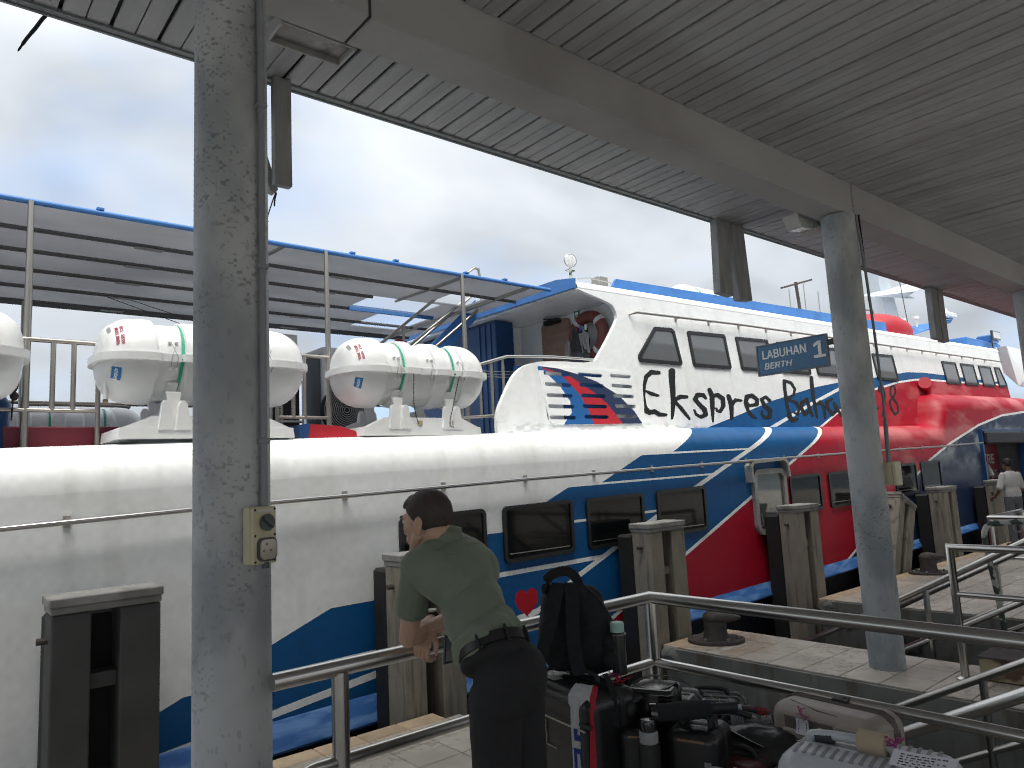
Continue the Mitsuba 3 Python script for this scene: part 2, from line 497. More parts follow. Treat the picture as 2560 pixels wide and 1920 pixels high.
put(shelter, 'roof', hull([(x, y, z) for x in (-9, 40) for y, z in ((3.84, ZC + 0.172), (3.84, ZC + 0.20), (-0.3, ZC + 1.0), (-4.5, ZC + 0.2), (-4.5, ZC + 0.172))]), 'roof_metal')
# torn strip of tape hanging from the roof edge, loose twig-like ends
put(shelter, 'torn_tape', tube(smoothline([(0.56, 3.80, 3.93), (0.50, 3.82, 3.935), (0.44, 3.83, 3.925), (0.395, 3.83, 3.84), (0.36, 3.83, 3.77), (0.33, 3.83, 3.70)]), [0.004] * 5 + [0.006] * 8 + [0.009] * 8 + [0.008] * 6 + [0.005] * 3 + [0.002], 6), 'black', smooth=True)
# terminal wall on the land side
term = thing('terminal_building', 'long grey terminal wall on the land side of the pier', 'building')
put(term, 'wall', box(-14, 44, -24.2, -24.0, -0.01, 5.2), 'beam_paint')
for k in range(9):
    put(term, 'window', box(-10 + 5 * k, -7.6 + 5 * k, -23.998, -23.97, 0.9, 2.6), 'dark_plastic')

# ---------------------------------------------------------------- hanging timber struts at the roof edge


def strut(x, label, kind):
    t = thing('timber_strut', label, 'timber strut', 'weathered timber struts under the roof edge')
    y0, y1 = 3.72, 3.77
    if kind == 'broken':
        put(t, 'board', xf(box(-0.05, 0.05, y0, y1, 3.29, 3.925, 0.003), shift(x + 0.045, 0, 0)), 'old_wood', smooth=False)
        pl = [(x - 0.075, 3.92), (x - 0.035, 3.92), (x - 0.05, 3.54), (x + 0.035, 3.28), (x + 0.015, 3.255), (x - 0.01, 3.262), (x - 0.09, 3.50)]
        put(t, 'board', plate_xz(Polygon(pl), y0 + 0.055, y1 + 0.05), 'old_wood')
        put(t, 'wire', tube(smoothline([(x + 0.02, 3.775, 3.26), (x + 0.0, 3.775, 3.20), (x - 0.03, 3.775, 3.10), (x - 0.025, 3.775, 3.08)]), 0.0035, 6), 'iron')
        put(t, 'wire', tube(smoothline([(x + 0.025, 3.775, 3.26), (x + 0.015, 3.775, 3.22), (x + 0.012, 3.775, 3.18)]), 0.0045, 6), 'iron')
        put(t, 'bracket', box(x - 0.12, x - 0.055, y0, y1, 3.72, 3.92, 0.003), 'old_wood')
    else:
        a, b = (0.0, 0.0) if kind == 'close' else (-4.5, 2.0)
        for s, tilt, zb in ((-1, a, 3.20), (1, b, 3.18)):
            m = box(-0.105, 0.105, y0, y1 + 0.03, zb, 3.925, 0.004)
            m = xf(m, rot((0, 1, 0), (-3.4 if kind != 'close' else -0.5) * s, (0, 0, 3.925)))
            put(t, 'board', xf(m, shift(x + s * 0.115, 0, 0)), 'old_wood')


strut(1.515, 'broken grey timber strut hanging beside the nearest column', 'broken')
strut(5.98, 'pair of spread weathered boards hanging left of the berth sign column', 'spread')
strut(11.02, 'pair of close grey boards hanging by the far right of the roof edge', 'close')

# ---------------------------------------------------------------- lights under the roof
lt = thing('ceiling_light', 'dirty rectangular light fitting under the boards near the first column', 'light')
put(lt, 'frame', cat(box(1.30, 1.70, 3.285, 3.30, 3.83, 3.905, 0.004), box(1.30, 1.70, 3.10, 3.115, 3.83, 3.905, 0.004), box(1.30, 1.315, 3.116, 3.284, 3.83, 3.905, 0.004), box(1.685, 1.70, 3.116, 3.284, 3.83, 3.905, 0.004)), 'lamp_body')
put(lt, 'lens', box(1.318, 1.682, 3.118, 3.282, 3.862, 3.875, 0.002), 'lamp_dirty')
mat('lamp_dirty', tone((0.30, 0.29, 0.28), 0.55, 1.2, 14.0, dirt=(0.07, 0.065, 0.06), dscale=10, damt=0.9), 0.35)
put(lt, 'arm', tube(smoothline([(1.70, 3.2, 3.87), (1.75, 3.05, 3.86), (1.74, 2.93, 3.80), (1.70, 2.86, 3.75)]), 0.01, 8), 'black', smooth=True)
fl = thing('floodlight', 'small grey floodlight fixed beside the top of the berth sign column', 'floodlight')
pts = [(5.72, 2.92, 3.71), (5.72, 3.06, 3.71), (6.02, 2.92, 3.72), (6.02, 3.06, 3.72), (5.80, 2.93, 3.60), (5.80, 3.05, 3.60), (6.0, 2.93, 3.63), (6.0, 3.05, 3.63)]
put(fl, 'lens', hull(pts), 'lamp_glass')
put(fl, 'housing', box(6.0, 6.16, 2.90, 3.06, 3.62, 3.74, 0.01), 'lamp_body')
put(fl, 'bracket', box(6.03, 6.11, 2.846, 2.899, 3.65, 3.72, 0.004), 'fascia')

# ---------------------------------------------------------------- power socket on the first column
ps = thing('power_socket', 'beige weatherproof power socket with rotary switch on the nearest column', 'power socket')
A = math.radians(-58)
M = rot((0, 0, 1), 32) if False else None
base = shift(0.958, 2.556, 1.463) @ rot((0, 0, 1), 17)


def on_socket(m):
    return xf(m, base)


put(ps, 'box', on_socket(box(-0.05, 0.05, -0.03, 0.012, -0.098, 0.098, 0.006)), 'beige_plastic')
put(ps, 'cover', on_socket(box(-0.049, 0.049, -0.046, -0.0315, -0.097, 0.097, 0.004)), 'beige_plastic')
put(ps, 'switch', on_socket(cat(lathe([(0, 0), (0.029, 0), (0.027, 0.012), (0, 0.012)], 28, 'y', (0.004, -0.058, 0.043)), xf(box(-0.026, 0.026, -0.068, -0.058, -0.006, 0.006, 0.003), shift(0.004, 0, 0.043) @ rot((0, 1, 0), 40)))), 'dark_plastic', smooth=35)
put(ps, 'socket_rim', on_socket(plate_xz(rrect(-0.034, 0.044, -0.088, -0.008, 0.022).difference(rrect(-0.028, 0.038, -0.082, -0.014, 0.018)), -0.055, -0.046)), 'dark_plastic')
put(ps, 'socket_lid', on_socket(plate_xz(rrect(-0.0275, 0.0375, -0.0815, -0.0145, 0.0175), -0.060, -0.046)), 'clear_cover')
for px_, pz_ in ((-0.004, -0.03), (-0.016, -0.052), (0.012, -0.052)):
    put(ps, 'pin_hole', on_socket(box(px_ - 0.0035, px_ + 0.0035, -0.0612, -0.0598, pz_ - 0.003, pz_ + 0.003)), 'dark_plastic')
put(ps, 'gland', on_socket(lathe([(0, 0), (0.012, 0), (0.012, 0.02), (0, 0.02)], 14, 'z', (0.006, -0.04, -0.112))), 'dark_plastic', smooth=35)
for sx in (-0.041, 0.041):
    for sz in (-0.088, 0.0, 0.088):
        put(ps, 'screw', on_socket(lathe([(0, 0), (0.0042, 0), (0.0042, 0.002), (0, 0.002)], 10, 'y', (sx, -0.048, sz))), 'black')
put(ps, 'rating_label', on_socket(box(-0.03, 0.034, -0.0472, -0.0458, 0.079, 0.089)), 'lamp_glass')
jb = thing('junction_box', 'small beige junction box at the foot of the cable on the sign column', 'junction box')
put(jb, 'lid', box(5.985, 6.10, 2.475, 2.50, 1.395, 1.585, 0.005), 'beige_plastic')
put(jb, 'body', box(5.99, 6.095, 2.501, 2.575, 1.40, 1.58, 0.005), 'beige_plastic')
put(jb, 'knob', lathe([(0, 0), (0.025, 0), (0.02, 0.02), (0, 0.02)], 16, 'x', (6.10, 2.52, 1.53)), 'dark_plastic', smooth=35)

# ---------------------------------------------------------------- berth sign
sg = thing('berth_sign', 'blue hanging sign reading LABUHAN BERTH 1 beside the column', 'sign')
SGM = shift(0, 0, 0)
put(sg, 'board', box(5.938, 5.962, 2.90, 3.54, 2.415, 2.675, 0.003), 'sign_blue')
put(sg, 'frame', cat(box(5.934, 5.966, 2.888, 2.899, 2.405, 2.685), box(5.934, 5.966, 3.541, 3.552, 2.405, 2.685), box(5.934, 5.966, 2.90, 3.54, 2.405, 2.414), box(5.934, 5.966, 2.90, 3.54, 2.676, 2.685)), 'fascia')


def sign_text(s, h, y, z, bold=True, slant=0.0, sx=1.0):
    m = meshkit.text_mesh(s, h, 0.002, bold)
    v = m.vertices
    x = (v[:, 0] + slant * v[:, 1]) * sx
    return trimesh.Trimesh(np.stack([5.9375 - v[:, 2], y - x, z + v[:, 1]], 1), m.faces, process=False)


put(sg, 'lettering', sign_text('LABUHAN', 0.072, 3.50, 2.555, sx=0.90), 'white_print')
put(sg, 'lettering', sign_text('BERTH', 0.052, 3.49, 2.46, slant=0.22, sx=1.15), 'white_print')
put(sg, 'lettering', sign_text('1', 0.135, 3.035, 2.495, sx=1.15), 'white_print')
put(sg, 'bracket', cat(box(5.93, 5.97, 2.80, 2.887, 2.585, 2.63, 0.004), box(5.93, 5.97, 2.80, 2.83, 2.44, 2.584, 0.004)), 'iron')

# ---------------------------------------------------------------- fender posts


def fender(x0, label, concrete='fender_concrete', tilt=0.0, rub=(4.80, 5.0)):
    t = thing('fender_post', label, 'fender post', 'fender posts along the pier edge')
    w, d0, d1, zt, zb = 0.53, 4.56, 4.79, 1.02, -1.9
    M = shift(x0, 0, 0) @ rot((0, 1, 0), tilt, (w / 2, 0, 0.0))
    put(t, 'leg', xf(box(0, 0.185, d0, d1, zb, zt, 0.008), M), concrete)
    put(t, 'leg', xf(box(0.325, w, d0, d1, zb, zt, 0.008), M), concrete)
    for zz in (0.60, -0.35):
        put(t, 'crossbar', xf(box(0.186, 0.324, d0 + 0.06, d1 - 0.03, zz, zz + 0.08, 0.004), M), concrete)
    put(t, 'rubber_pad', xf(box(0.01, w - 0.01, rub[0], rub[1], zb, zt - 0.03, 0.02), M), 'rubber')
    put(t, 'collar', xf(box(-0.004, w + 0.004, d0 - 0.005, d1 + 0.01, zt + 0.001, zt + 0.036, 0.004), M), 'fender_cap')
    put(t, 'cap', xf(box(-0.014, w + 0.012, d0 - 0.014, d1 + 0.02, zt + 0.037, zt + 0.085, 0.006), M), 'fender_cap')
    put(t, 'bolt', xf(lathe([(0, 0), (0.018, 0), (0.018, 0.05), (0, 0.05)], 10, 'x', (-0.05, 4.68, 0.88)), M), 'iron')
    return t


fender(0.63, 'dark grey fender post at the far left, beside the nearest column', 'fender_dark')
fender(2.74, 'tan concrete fender post half hidden behind the leaning man')
fender(5.47, 'concrete fender post behind the corner of the steel rail')
fender(8.16, 'concrete fender post below the ferry side door, black rubber on its left')
fender(10.62, 'tilted concrete fender post leaning over behind the sign column', tilt=25.0)
fender(12.70, 'upright concrete fender post right of the tilted one', rub=(4.80, 5.01))
fender(15.32, 'far concrete fender post in front of the ferry entrance')
fender(17.9, 'farthest fender post at the right edge beyond the ferry entrance')

# ---------------------------------------------------------------- bollards


def bollard(x, y, label, turn=0.0):
    t = thing('bollard', label, 'bollard', 'iron mooring bollards on the pier')
    M = shift(x, y, 0.003) @ rot((0, 0, 1), turn)
    pl = Polygon([(0.26 * math.cos(a), 0.22 * math.sin(a)) for a in np.linspace(0, 2 * PI, 28)[:-1]])
    put(t, 'base_plate', xf(extrude(pl, 0.025), M), 'iron')
    prof = [(0.0, 0.026), (0.125, 0.026), (0.11, 0.05), (0.102, 0.12), (0.105, 0.2), (0.0, 0.2)]
    put(t, 'post', xf(lathe(prof, 28), M), 'iron', smooth=40)
    g = trimesh.creation.icosphere(3, 1.0)
    v = g.vertices.copy()
    v = np.stack([v[:, 0] * (0.12 + 0.075 * np.maximum(v[:, 0], 0)) + 0.035 * np.maximum(v[:, 0], 0), v[:, 1] * (0.118 - 0.02 * np.maximum(v[:, 0], 0)), v[:, 2] * np.where(v[:, 2] > 0, 0.075 - 0.03 * np.maximum(v[:, 0], 0), 0.05)], 1)
    v += (meshkit.fbm(v * 18, 3)[:, None] - 0.5) * 0.012 * g.vertices
    put(t, 'head', xf(trimesh.Trimesh(v + np.array([0.01, 0, 0.212]), g.faces), M), 'iron', smooth=50)
    for a in np.linspace(0, 2 * PI, 7)[:-1]:
        put(t, 'bolt', xf(lathe([(0, 0.026), (0.017, 0.026), (0.017, 0.05), (0, 0.052)], 6, 'z', (0.2 * math.cos(a), 0.165 * math.sin(a), 0)), M), 'dull_steel')


bollard(5.90, 4.22, 'rusty iron bollard on the end of the first tiled finger', -52)
bollard(10.95, 4.24, 'dark iron bollard farther along, beside the tilted fender post', -45)

# ---------------------------------------------------------------- stainless rails
r1 = thing('guard_rail', 'polished steel guard rail that the man leans on, turning at a corner', 'railing')
put(r1, 'top_rail', tube([(0.99, 2.51, 0.970), (2.97, 2.51, 0.970), (2.97, -2.5, 0.970)], 0.0300, 28), 'steel', smooth=40)
put(r1, 'lower_rail', tube(smoothline([(1.06, 2.51, 0.50), (1.065, 2.51, 0.58), (1.085, 2.51, 0.63), (1.13, 2.51, 0.651), (1.2, 2.51, 0.652)], 5).tolist() + [(2.97, 2.51, 0.652), (2.97, -2.5, 0.652)], 0.0225, 24), 'steel', smooth=40)
for x, y in ((1.24, 2.51), (2.97, 2.51), (2.97, 0.3), (2.97, -1.8)):
    put(r1, 'post', tube([(x, y, 0.0), (x, y, 0.955 if (x, y) != (2.97, 2.51) else 0.955)], 0.031, 24), 'steel', smooth=40)
    put(r1, 'base_flange', lathe([(0, 0), (0.06, 0), (0.06, 0.008), (0.035, 0.02), (0, 0.02)], 24, 'z', (x, y, 0.0)), 'steel', smooth=40)

SL = 0.533


def stair_rail(x, ztop, y0, y1, label, low=0.44, posts=()):
    """ztop: height of the top rail where y = 2."""
    t = thing('stair_rail', label, 'railing', 'sloping steel hand rails of the boarding steps')
    z = lambda y, o=0: ztop - SL * (y - 2.0) - o
    put(t, 'top_rail', tube([(x, y0, z(y0)), (x, y1, z(y1))], 0.026, 20), 'steel', smooth=40)
    put(t, 'lower_rail', tube([(x, y0, z(y0, low)), (x, y1, z(y1, low))], 0.022, 18), 'steel', smooth=40)
    for y in posts:
        put(t, 'post', tube([(x, y, z(y) - 0.9), (x, y, z(y) - 0.015)], 0.024, 18), 'steel', smooth=40)


stair_rail(5.22, 0.115, 0.5, 3.9, 'sloping steel hand rail at the right side of the near boarding steps', posts=(0.6, 1.785, 3.4))
stair_rail(3.30, 0.165, 0.5, 3.9, 'bright sloping steel hand rail right behind the luggage', posts=(0.6, 3.4))
stair_rail(6.62, 0.845, 1.0, 4.1, 'sloping steel hand rail behind the sign column, nearer one of two', low=0.42, posts=(2.61, 3.9))
stair_rail(8.18, 0.845, 1.0, 4.1, 'sloping steel hand rail along the far side of the second boarding steps', low=0.42, posts=(1.6, 3.6))

r2 = thing('guard_rail', 'steel guard rail standing on the first tiled finger, right of the sign column', 'railing')
put(r2, 'top_rail', tube([(5.97, 2.15, 0.30), (5.97, 2.15, 0.935), (5.97, -2.5, 0.935)], 0.027, 24), 'steel', smooth=40)
put(r2, 'lower_rail', tube([(5.97, 2.14, 0.60), (5.97, -2.5, 0.60)], 0.021, 20), 'steel', smooth=40)
put(r2, 'post', tube([(5.97, 2.15, 0.0), (5.97, 2.15, 0.31)], 0.0272, 24), 'steel', smooth=40)
put(r2, 'post', tube([(5.97, 0.5, 0.0), (5.97, 0.5, 0.93)], 0.027, 24), 'steel', smooth=40)
put(r2, 'base_flange', lathe([(0, 0), (0.065, 0), (0.065, 0.008), (0.035, 0.022), (0, 0.022)], 24, 'z', (5.97, 2.15, 0.001)), 'steel', smooth=40)

r3 = thing('guard_rail', 'farther steel guard rail with a corner on the second tiled finger', 'railing')
put(r3, 'top_rail', tube([(9.9, 2.76, 0.93), (8.85, 2.76, 0.93), (8.85, -2.5, 0.93)], 0.026, 20), 'steel', smooth=40)
put(r3, 'lower_rail', tube([(9.9, 2.76, 0.52), (8.85, 2.76, 0.52), (8.85, -2.5, 0.52)], 0.02, 16), 'steel', smooth=40)
for x, y in ((8.85, 2.76), (9.9, 2.76), (8.85, 1.2)):
    put(r3, 'post', tube([(x, y, 0), (x, y, 0.92)], 0.026, 18), 'steel', smooth=40)
    put(r3, 'base_flange', lathe([(0, 0), (0.06, 0), (0.06, 0.01), (0, 0.012)], 20, 'z', (x, y, 0.001)), 'steel', smooth=40)
r4 = thing('gate_frame', 'bent pipe barrier with peeling dark paint between the far rails', 'barrier')
put(r4, 'pipe', tube(smoothline([(7.62, 2.36, -0.35), (7.58, 2.38, 0.3), (7.50, 2.40, 0.82), (7.54, 2.40, 0.93), (7.62, 2.38, 0.97)], 7), 0.024, 14), 'peeling_paint', smooth=40)
put(r4, 'pipe', tube(smoothline([(7.62, 2.38, 0.97), (7.9, 2.1, 0.985), (8.1, 1.85, 0.97), (8.2, 1.7, 0.9), (8.2, 1.68, 0.0)], 7), 0.024, 14), 'peeling_paint', smooth=40)
put(r4, 'bar', tube([(7.60, 2.37, 0.02), (8.2, 1.7, 0.32)], 0.02, 12), 'dull_steel', smooth=40)
put(r4, 'ring', tube(arc((7.80, 2.22, 0.92), 0.035, 0, 2 * PI, 14, 'yz')[:-1], 0.006, 8, closed=True), 'dull_steel', smooth=40)
r5 = thing('gate_frame', 'painted pipe gate with cross bars farther right on the second finger', 'barrier')
for y in (2.05, 1.86):
    put(r5, 'pipe', tube([(8.6, y, 0.0), (8.62, y, 1.0)], 0.022, 12), 'peeling_paint', smooth=40)
for z in (0.25, 0.62, 0.95):
    put(r5, 'bar', tube([(8.61, 2.05, z), (8.61, 0.2, z)], 0.017, 12), 'dull_steel', smooth=40)
gp = thing('gangway_plate', 'low rusty steel gangway step with flaking cream paint on the finger', 'gangway')
put(gp, 'side_plate', cat(box(6.0, 6.02, 0.2, 2.06, 0.012, 0.135), box(6.0, 6.02, 0.2, 2.06, 0.136, 0.16), box(6.021, 7.4, 2.04, 2.06, 0.012, 0.135)), 'rust')
put(gp, 'top_plate', box(5.985, 7.4, 0.2, 2.07, 0.161, 0.172), 'iron')
put(gp, 'foot', box(6.03, 6.35, 0.25, 2.0, 0.0, 0.0118), 'iron')

# ================================================================ THE FERRY
W_, B_, LB_, R_, NV_ = (0.76, 0.785, 0.80), (0.006, 0.080, 0.235), (0.03, 0.145, 0.42), (0.33, 0.006, 0.022), (0.018, 0.03, 0.075)


def pl(x, pts):
    """piecewise linear function, in drjit"""
    y = mi.Float(pts[0][1])
    for (x0, y0), (x1, y1) in zip(pts[:-1], pts[1:]):
        y = y + (y1 - y0) / (x1 - x0) * dr.clip(x - x0, 0, x1 - x0)
    return y


def grime(col, p, k=1.0):
    streak = smoothstep(0.52, 0.8, fbm(p.x * 9, 2.0, p.z * 0.55, octaves=3))
    blot = smoothstep(0.5, 0.8, fbm(p.x * 1.7, p.y, p.z * 2.6, octaves=4))
    fine = fbm(p.x * 26, p.y * 26, p.z * 20, octaves=2)
    col = col * (0.93 + 0.14 * fine)
    col = mix(col, col * mi.Color3f(0.80, 0.79, 0.76), streak * 0.4 * k)
    return mix(col, col * mi.Color3f(0.84, 0.83, 0.80), blot * 0.5 * k)


STEPS = [(-3.0, 0.365, 1.28, 0.31), (0.385, 0.745, 1.51, 0.385), (0.785, 1.125, 2.86, 0.785), (1.15, 1.465, 4.10, 1.15), (1.485, 1.735, 5.39, 1.49), (1.755, 9.0, 6.58, 1.765)]
DIAG = [(-10, -1.4), (4.43, 0.41), (4.96, 0.65), (5.49, 0.855), (6.9, 1.385), (7.6, 1.635), (8.97, 2.11), (12.0, 3.2)]
NAVY = [(8.0, -0.75), (10.0, 0.08), (13.0, 1.30), (13.62, 1.53), (14.64, 1.81), (16.26, 2.16), (17.7, 2.37), (19.23, 2.47), (26, 2.75)]


def hull_tex(p, n, uv):
    x, z = p.x, p.z
    zz = z - 0.013 * (x - 3.0)
    blue = mi.Bool(False)
    for z0, z1, xs, zs in STEPS:
        blue |= (zz > z0) & (zz < z1) & (x > xs + (zz - zs) / 0.39)
    dz = pl(x, DIAG)
    right = z < dz
    on_diag = dr.abs(z - dz) < 0.027
    blue = (blue | right) & ~on_diag
    rl = 0.685 + 0.39 * (x - 6.65)
    col = dr.select(blue, mi.Color3f(*B_), mi.Color3f(*W_))
    red = mix(R_, (0.50, 0.16, 0.17), smoothstep(0.38, 0.7, fbm(x * 1.1, 1.0, z * 3.0, octaves=3)) * smoothstep(9.5, 13.0, x) * 0.75 * smoothstep(0.9, 1.4, z))
    col = dr.select(z < rl, red, col)
    col = dr.select(dr.abs(z - rl) < 0.021, mi.Color3f(*W_), col)
    nv = pl(x, NAVY)
    chalk = smoothstep(0.35, 0.65, fbm(x * 1.3, 4.0, z * 2.2, octaves=4)) * smoothstep(1.05, 1.7, z)
    navy = mix(NV_, (0.26, 0.30, 0.33), chalk * 0.9)
    col = dr.select(z < nv, navy, col)
    col = dr.select((dr.abs(z - nv) < 0.022) & (x > 9.0), mi.Color3f(*W_), col)
    hx, hz = (x - 4.31) / 0.118, (z - 0.49) / 0.105
    h = hx * hx + hz * hz - 1.0
    col = dr.select(h * h * h - hx * hx * hz * hz * hz + 0.06 * (noise(x * 40, z * 40) - 0.5) < 0, mi.Color3f(0.42, 0.012, 0.025), col)
    edge = smoothstep(0.60, 0.66, fbm(x * 3.5, 7.0, z * 7.0, octaves=4)) * smoothstep(0.30, 0.06, z)
    col = mix(col, (0.02, 0.07, 0.18), edge * 0.5)
    return grime(col, p)


BTOP = [(6.0, 1.69), (7.81, 2.11), (8.39, 2.24), (9.48, 2.5), (10.79, 2.75), (11.66, 2.87), (12.9, 3.0), (14.03, 3.14), (14.56, 3.2), (15.36, 3.23), (25, 3.25)]
RTOP = [(9.0, 1.5), (10.7, 2.12), (11.53, 2.42), (12.4, 2.74), (12.85, 2.79), (13.41, 2.88), (13.93, 2.97), (14.76, 3.06), (15.32, 3.09), (17.17, 3.12), (19.38, 3.17), (25, 3.2)]
STRP = [(8.0, 1.72), (9.42, 2.14), (10.63, 2.495), (11.6, 2.755), (12.5, 2.96)]


def upper_tex(p, n, uv):
    x, z = p.x, p.z
    col = dr.select(z < pl(x, BTOP), mi.Color3f(*B_), mi.Color3f(*W_))
    col = dr.select((dr.abs(z - pl(x, STRP)) < 0.026) & (x < 12.45), mi.Color3f(*W_), col)
    rt = pl(x, RTOP)
    red = mix(R_, (0.48, 0.12, 0.13), smoothstep(0.4, 0.7, fbm(x * 1.5, 1.0, z * 4.0, octaves=3)) * smoothstep(12, 15, x) * 0.6)
    col = dr.select(z < rt, red, col)
    col = dr.select((dr.abs(z - rt) < 0.018) & (x > 10.0), mi.Color3f(*W_), col)
    low = smoothstep(2.19, 2.12, z) * smoothstep(0.5, 0.7, fbm(x * 9, 3.0, z * 20, octaves=3))
    return grime(mix(col, col * 0.5, low * 0.5), p, 0.8)


def grille_tex(p, n, uv):
    z, x = p.z, p.x
    zz = -z
    no = pl(zz, [(-2.745, 5.05), (-2.735, 5.30), (-2.689, 5.583), (-2.619, 5.877), (-2.472, 6.205), (-2.302, 6.422), (-2.155, 6.535)])
    rn = pl(zz, [(-2.735, 5.08), (-2.708, 5.225), (-2.658, 5.471), (-2.587, 5.615), (-2.485, 5.82), (-2.372, 5.99), (-2.243, 6.113), (-2.145, 6.206)])
    br = pl(zz, [(-2.72, 5.08), (-2.694, 5.189), (-2.652, 5.35), (-2.562, 5.469), (-2.451, 5.587), (-2.287, 5.677), (-2.141, 5.727)])
    bl = pl(zz, [(-2.68, 5.10), (-2.648, 5.164), (-2.53, 5.309), (-2.383, 5.416), (-2.257, 5.416), (-2.138, 5.282)])
    col = dr.select(x < no, mi.Color3f(*NV_) * 1.2, mi.Color3f(*W_))
    col = dr.select(x < rn, mi.Color3f(0.42, 0.02, 0.035), col)
    col = dr.select(x < br, mi.Color3f(0.015, 0.11, 0.33), col)
    col = dr.select((x < bl) & (z < 2.70), mi.Color3f(*W_), col)
    return col


def white_tex(p, n, uv):
    return grime(mi.Color3f(*W_), p, 0.7)


def awning_tex(p, n, uv):
    a = fbm(p.x * 1.4, p.y * 3.0, 1.0, octaves=4)
    return mix((0.40, 0.415, 0.445), (0.56, 0.575, 0.60), a)


def strake_tex(p, n, uv):
    a = fbm(p.x * 5, 1.0, p.z * 14, octaves=4)
    return mix((0.03, 0.11, 0.33), (0.10, 0.22, 0.47), smoothstep(0.35, 0.7, a))


def wood_door_tex(p, n, uv):
    a = fbm(p.y * 16, 1.0, p.z * 16, octaves=4)
    return mix((0.24, 0.15, 0.11), (0.34, 0.24, 0.19), a)


def hull_bump(p, n, uv):
    return fbm(p.x * 0.9, p.y, p.z * 1.6, octaves=2) * 0.7 + 0.05 * noise(p.x * 18, p.y, p.z * 18)


mat('hull_paint', proc(hull_tex), 0.42, bump=proc(hull_bump, 0.02), bscale=0.010, spec=0.22)
mat('upper_paint', proc(upper_tex), 0.42, spec=0.3)
mat('grille_paint', proc(grille_tex), 0.4)
mat('white_paint', proc(white_tex), 0.35)
mat('raft_white', tone((0.65, 0.665, 0.675), 0.93, 1.05, 3.0, dirt=(0.50, 0.49, 0.46), damt=0.35, dscale=4), 0.33)
mat('strake_paint', proc(strake_tex), 0.45)
mat('maroon', (0.05, 0.01, 0.014), 0.6)
mat('black_hull', (0.006, 0.008, 0.014), 0.5)
mat('blue_paint', tone((0.02, 0.10, 0.34), 0.8, 1.15, 3.0), 0.4)
mat('light_blue_paint', tone((0.045, 0.17, 0.46), 0.75, 1.2, 4.0), 0.45)
mat('dark_blue_paint', tone((0.01, 0.05, 0.16), 0.8, 1.2, 3.0), 0.4)
mat('red_paint', tone((0.36, 0.010, 0.022), 0.85, 1.15, 4.0), 0.45)
mat('dark_red_paint', tone((0.17, 0.018, 0.035), 0.8, 1.15, 4.0), 0.5)
mat('deck_grey', (0.2, 0.21, 0.22), 0.7)
scene['awning'] = {'type': 'principledthin', 'base_color': proc(awning_tex), 'roughness': 0.4, 'diff_trans': 0.9, 'spec_trans': 0.0}
mat('awning_bar', (0.10, 0.102, 0.108), 0.5)
mat('window_rubber', (0.012, 0.013, 0.015), 0.35)
mat('window_glass', (0.005, 0.006, 0.007), 0.06, spec=0.16)
mat('window_grey', (0.11, 0.118, 0.124), 0.06, spec=1.0, clearcoat=1.0, clearcoat_gloss=0.98)
mat('door_frame', tone((0.30, 0.30, 0.29), 0.7, 1.15, 12.0), 0.45)
mat('door_glass', tone((0.075, 0.085, 0.08), 0.7, 1.3, 5.0), 0.05, spec=0.9)
mat('letter_black', (0.012, 0.013, 0.015), 0.4)
mat('green_strap', (0.02, 0.30, 0.19), 0.5)
mat('red_print', (0.30, 0.01, 0.05), 0.5)
mat('sticker_blue', (0.02, 0.16, 0.40), 0.4)
mat('grey_label', (0.25, 0.25, 0.25), 0.5)
mat('buoy_orange', tone((0.19, 0.055, 0.045), 0.8, 1.1, 8.0), 0.5)
mat('green_sign', (0.03, 0.20, 0.13), 0.5)
mat('wood_door', proc(wood_door_tex), 0.6)
mat('cloth_dark', (0.05, 0.052, 0.058), 0.9)
mat('cloth_grey', (0.32, 0.33, 0.33), 0.9)
mat('lamp_lens', (0.6, 0.62, 0.63), 0.1, spec=0.8)
mat('mast_paint', (0.50, 0.55, 0.60), 0.5)

ferry = thing('ferry', 'white blue and red passenger ferry moored along the pier, name painted in black', 'ferry')
YH, KT = 5.05, 0.12
yw = lambda z: 5.45 + KT * (z - 2.1)
DECK = np.array([(-4, 1.93), (0.4, 1.95), (2.4, 2.0), (4, 2.03), (8, 2.11), (10.3, 2.125), (13, 2.15), (14.30, 2.165), (14.42, 2.24), (14.52, 2.42), (14.62, 2.60), (14.74, 2.72), (14.95, 2.77), (19, 2.83), (26, 2.97)])
zdk = lambda x: float(np.interp(x, DECK[:, 0], DECK[:, 1]))
xs = sorted(set(list(np.round(np.arange(-4, 26.01, 0.5), 3)) + [14.30, 14.36, 14.42, 14.47, 14.52, 14.57, 14.62, 14.68, 14.74, 14.84, 14.95, 16.15, 18.70]))
ENT = (16.15, 18.70, 0.40, 2.03)


def hull_section(x):
    zd = zdk(x)
    rr = 0.30 if zd < 2.3 else 0.34
    fore = max(0.0, x - 18.0)
    y0 = YH + 0.012 * fore**2
    out = []
    top = zd - rr
    for z in [0.04 + 0.02 * (x - 2), 0.40, 0.62, 0.85, 1.1, 1.35, min(1.6, top - 0.02)] + ([2.03] if zd > 2.3 else []):
        out.append((x, y0, z))
    if zd <= 2.3: out.append((x, y0, top - 0.01))
    for t in np.linspace(0, PI / 2, 10):
        out.append((x, y0 + 0.36 * (1 - math.cos(t)), top + rr * math.sin(t)))
    out.append((x, max(y0 + 0.6, 5.75), zd + 0.004))
    return out


rows = [hull_section(x) for x in xs]
hm = loft(rows)
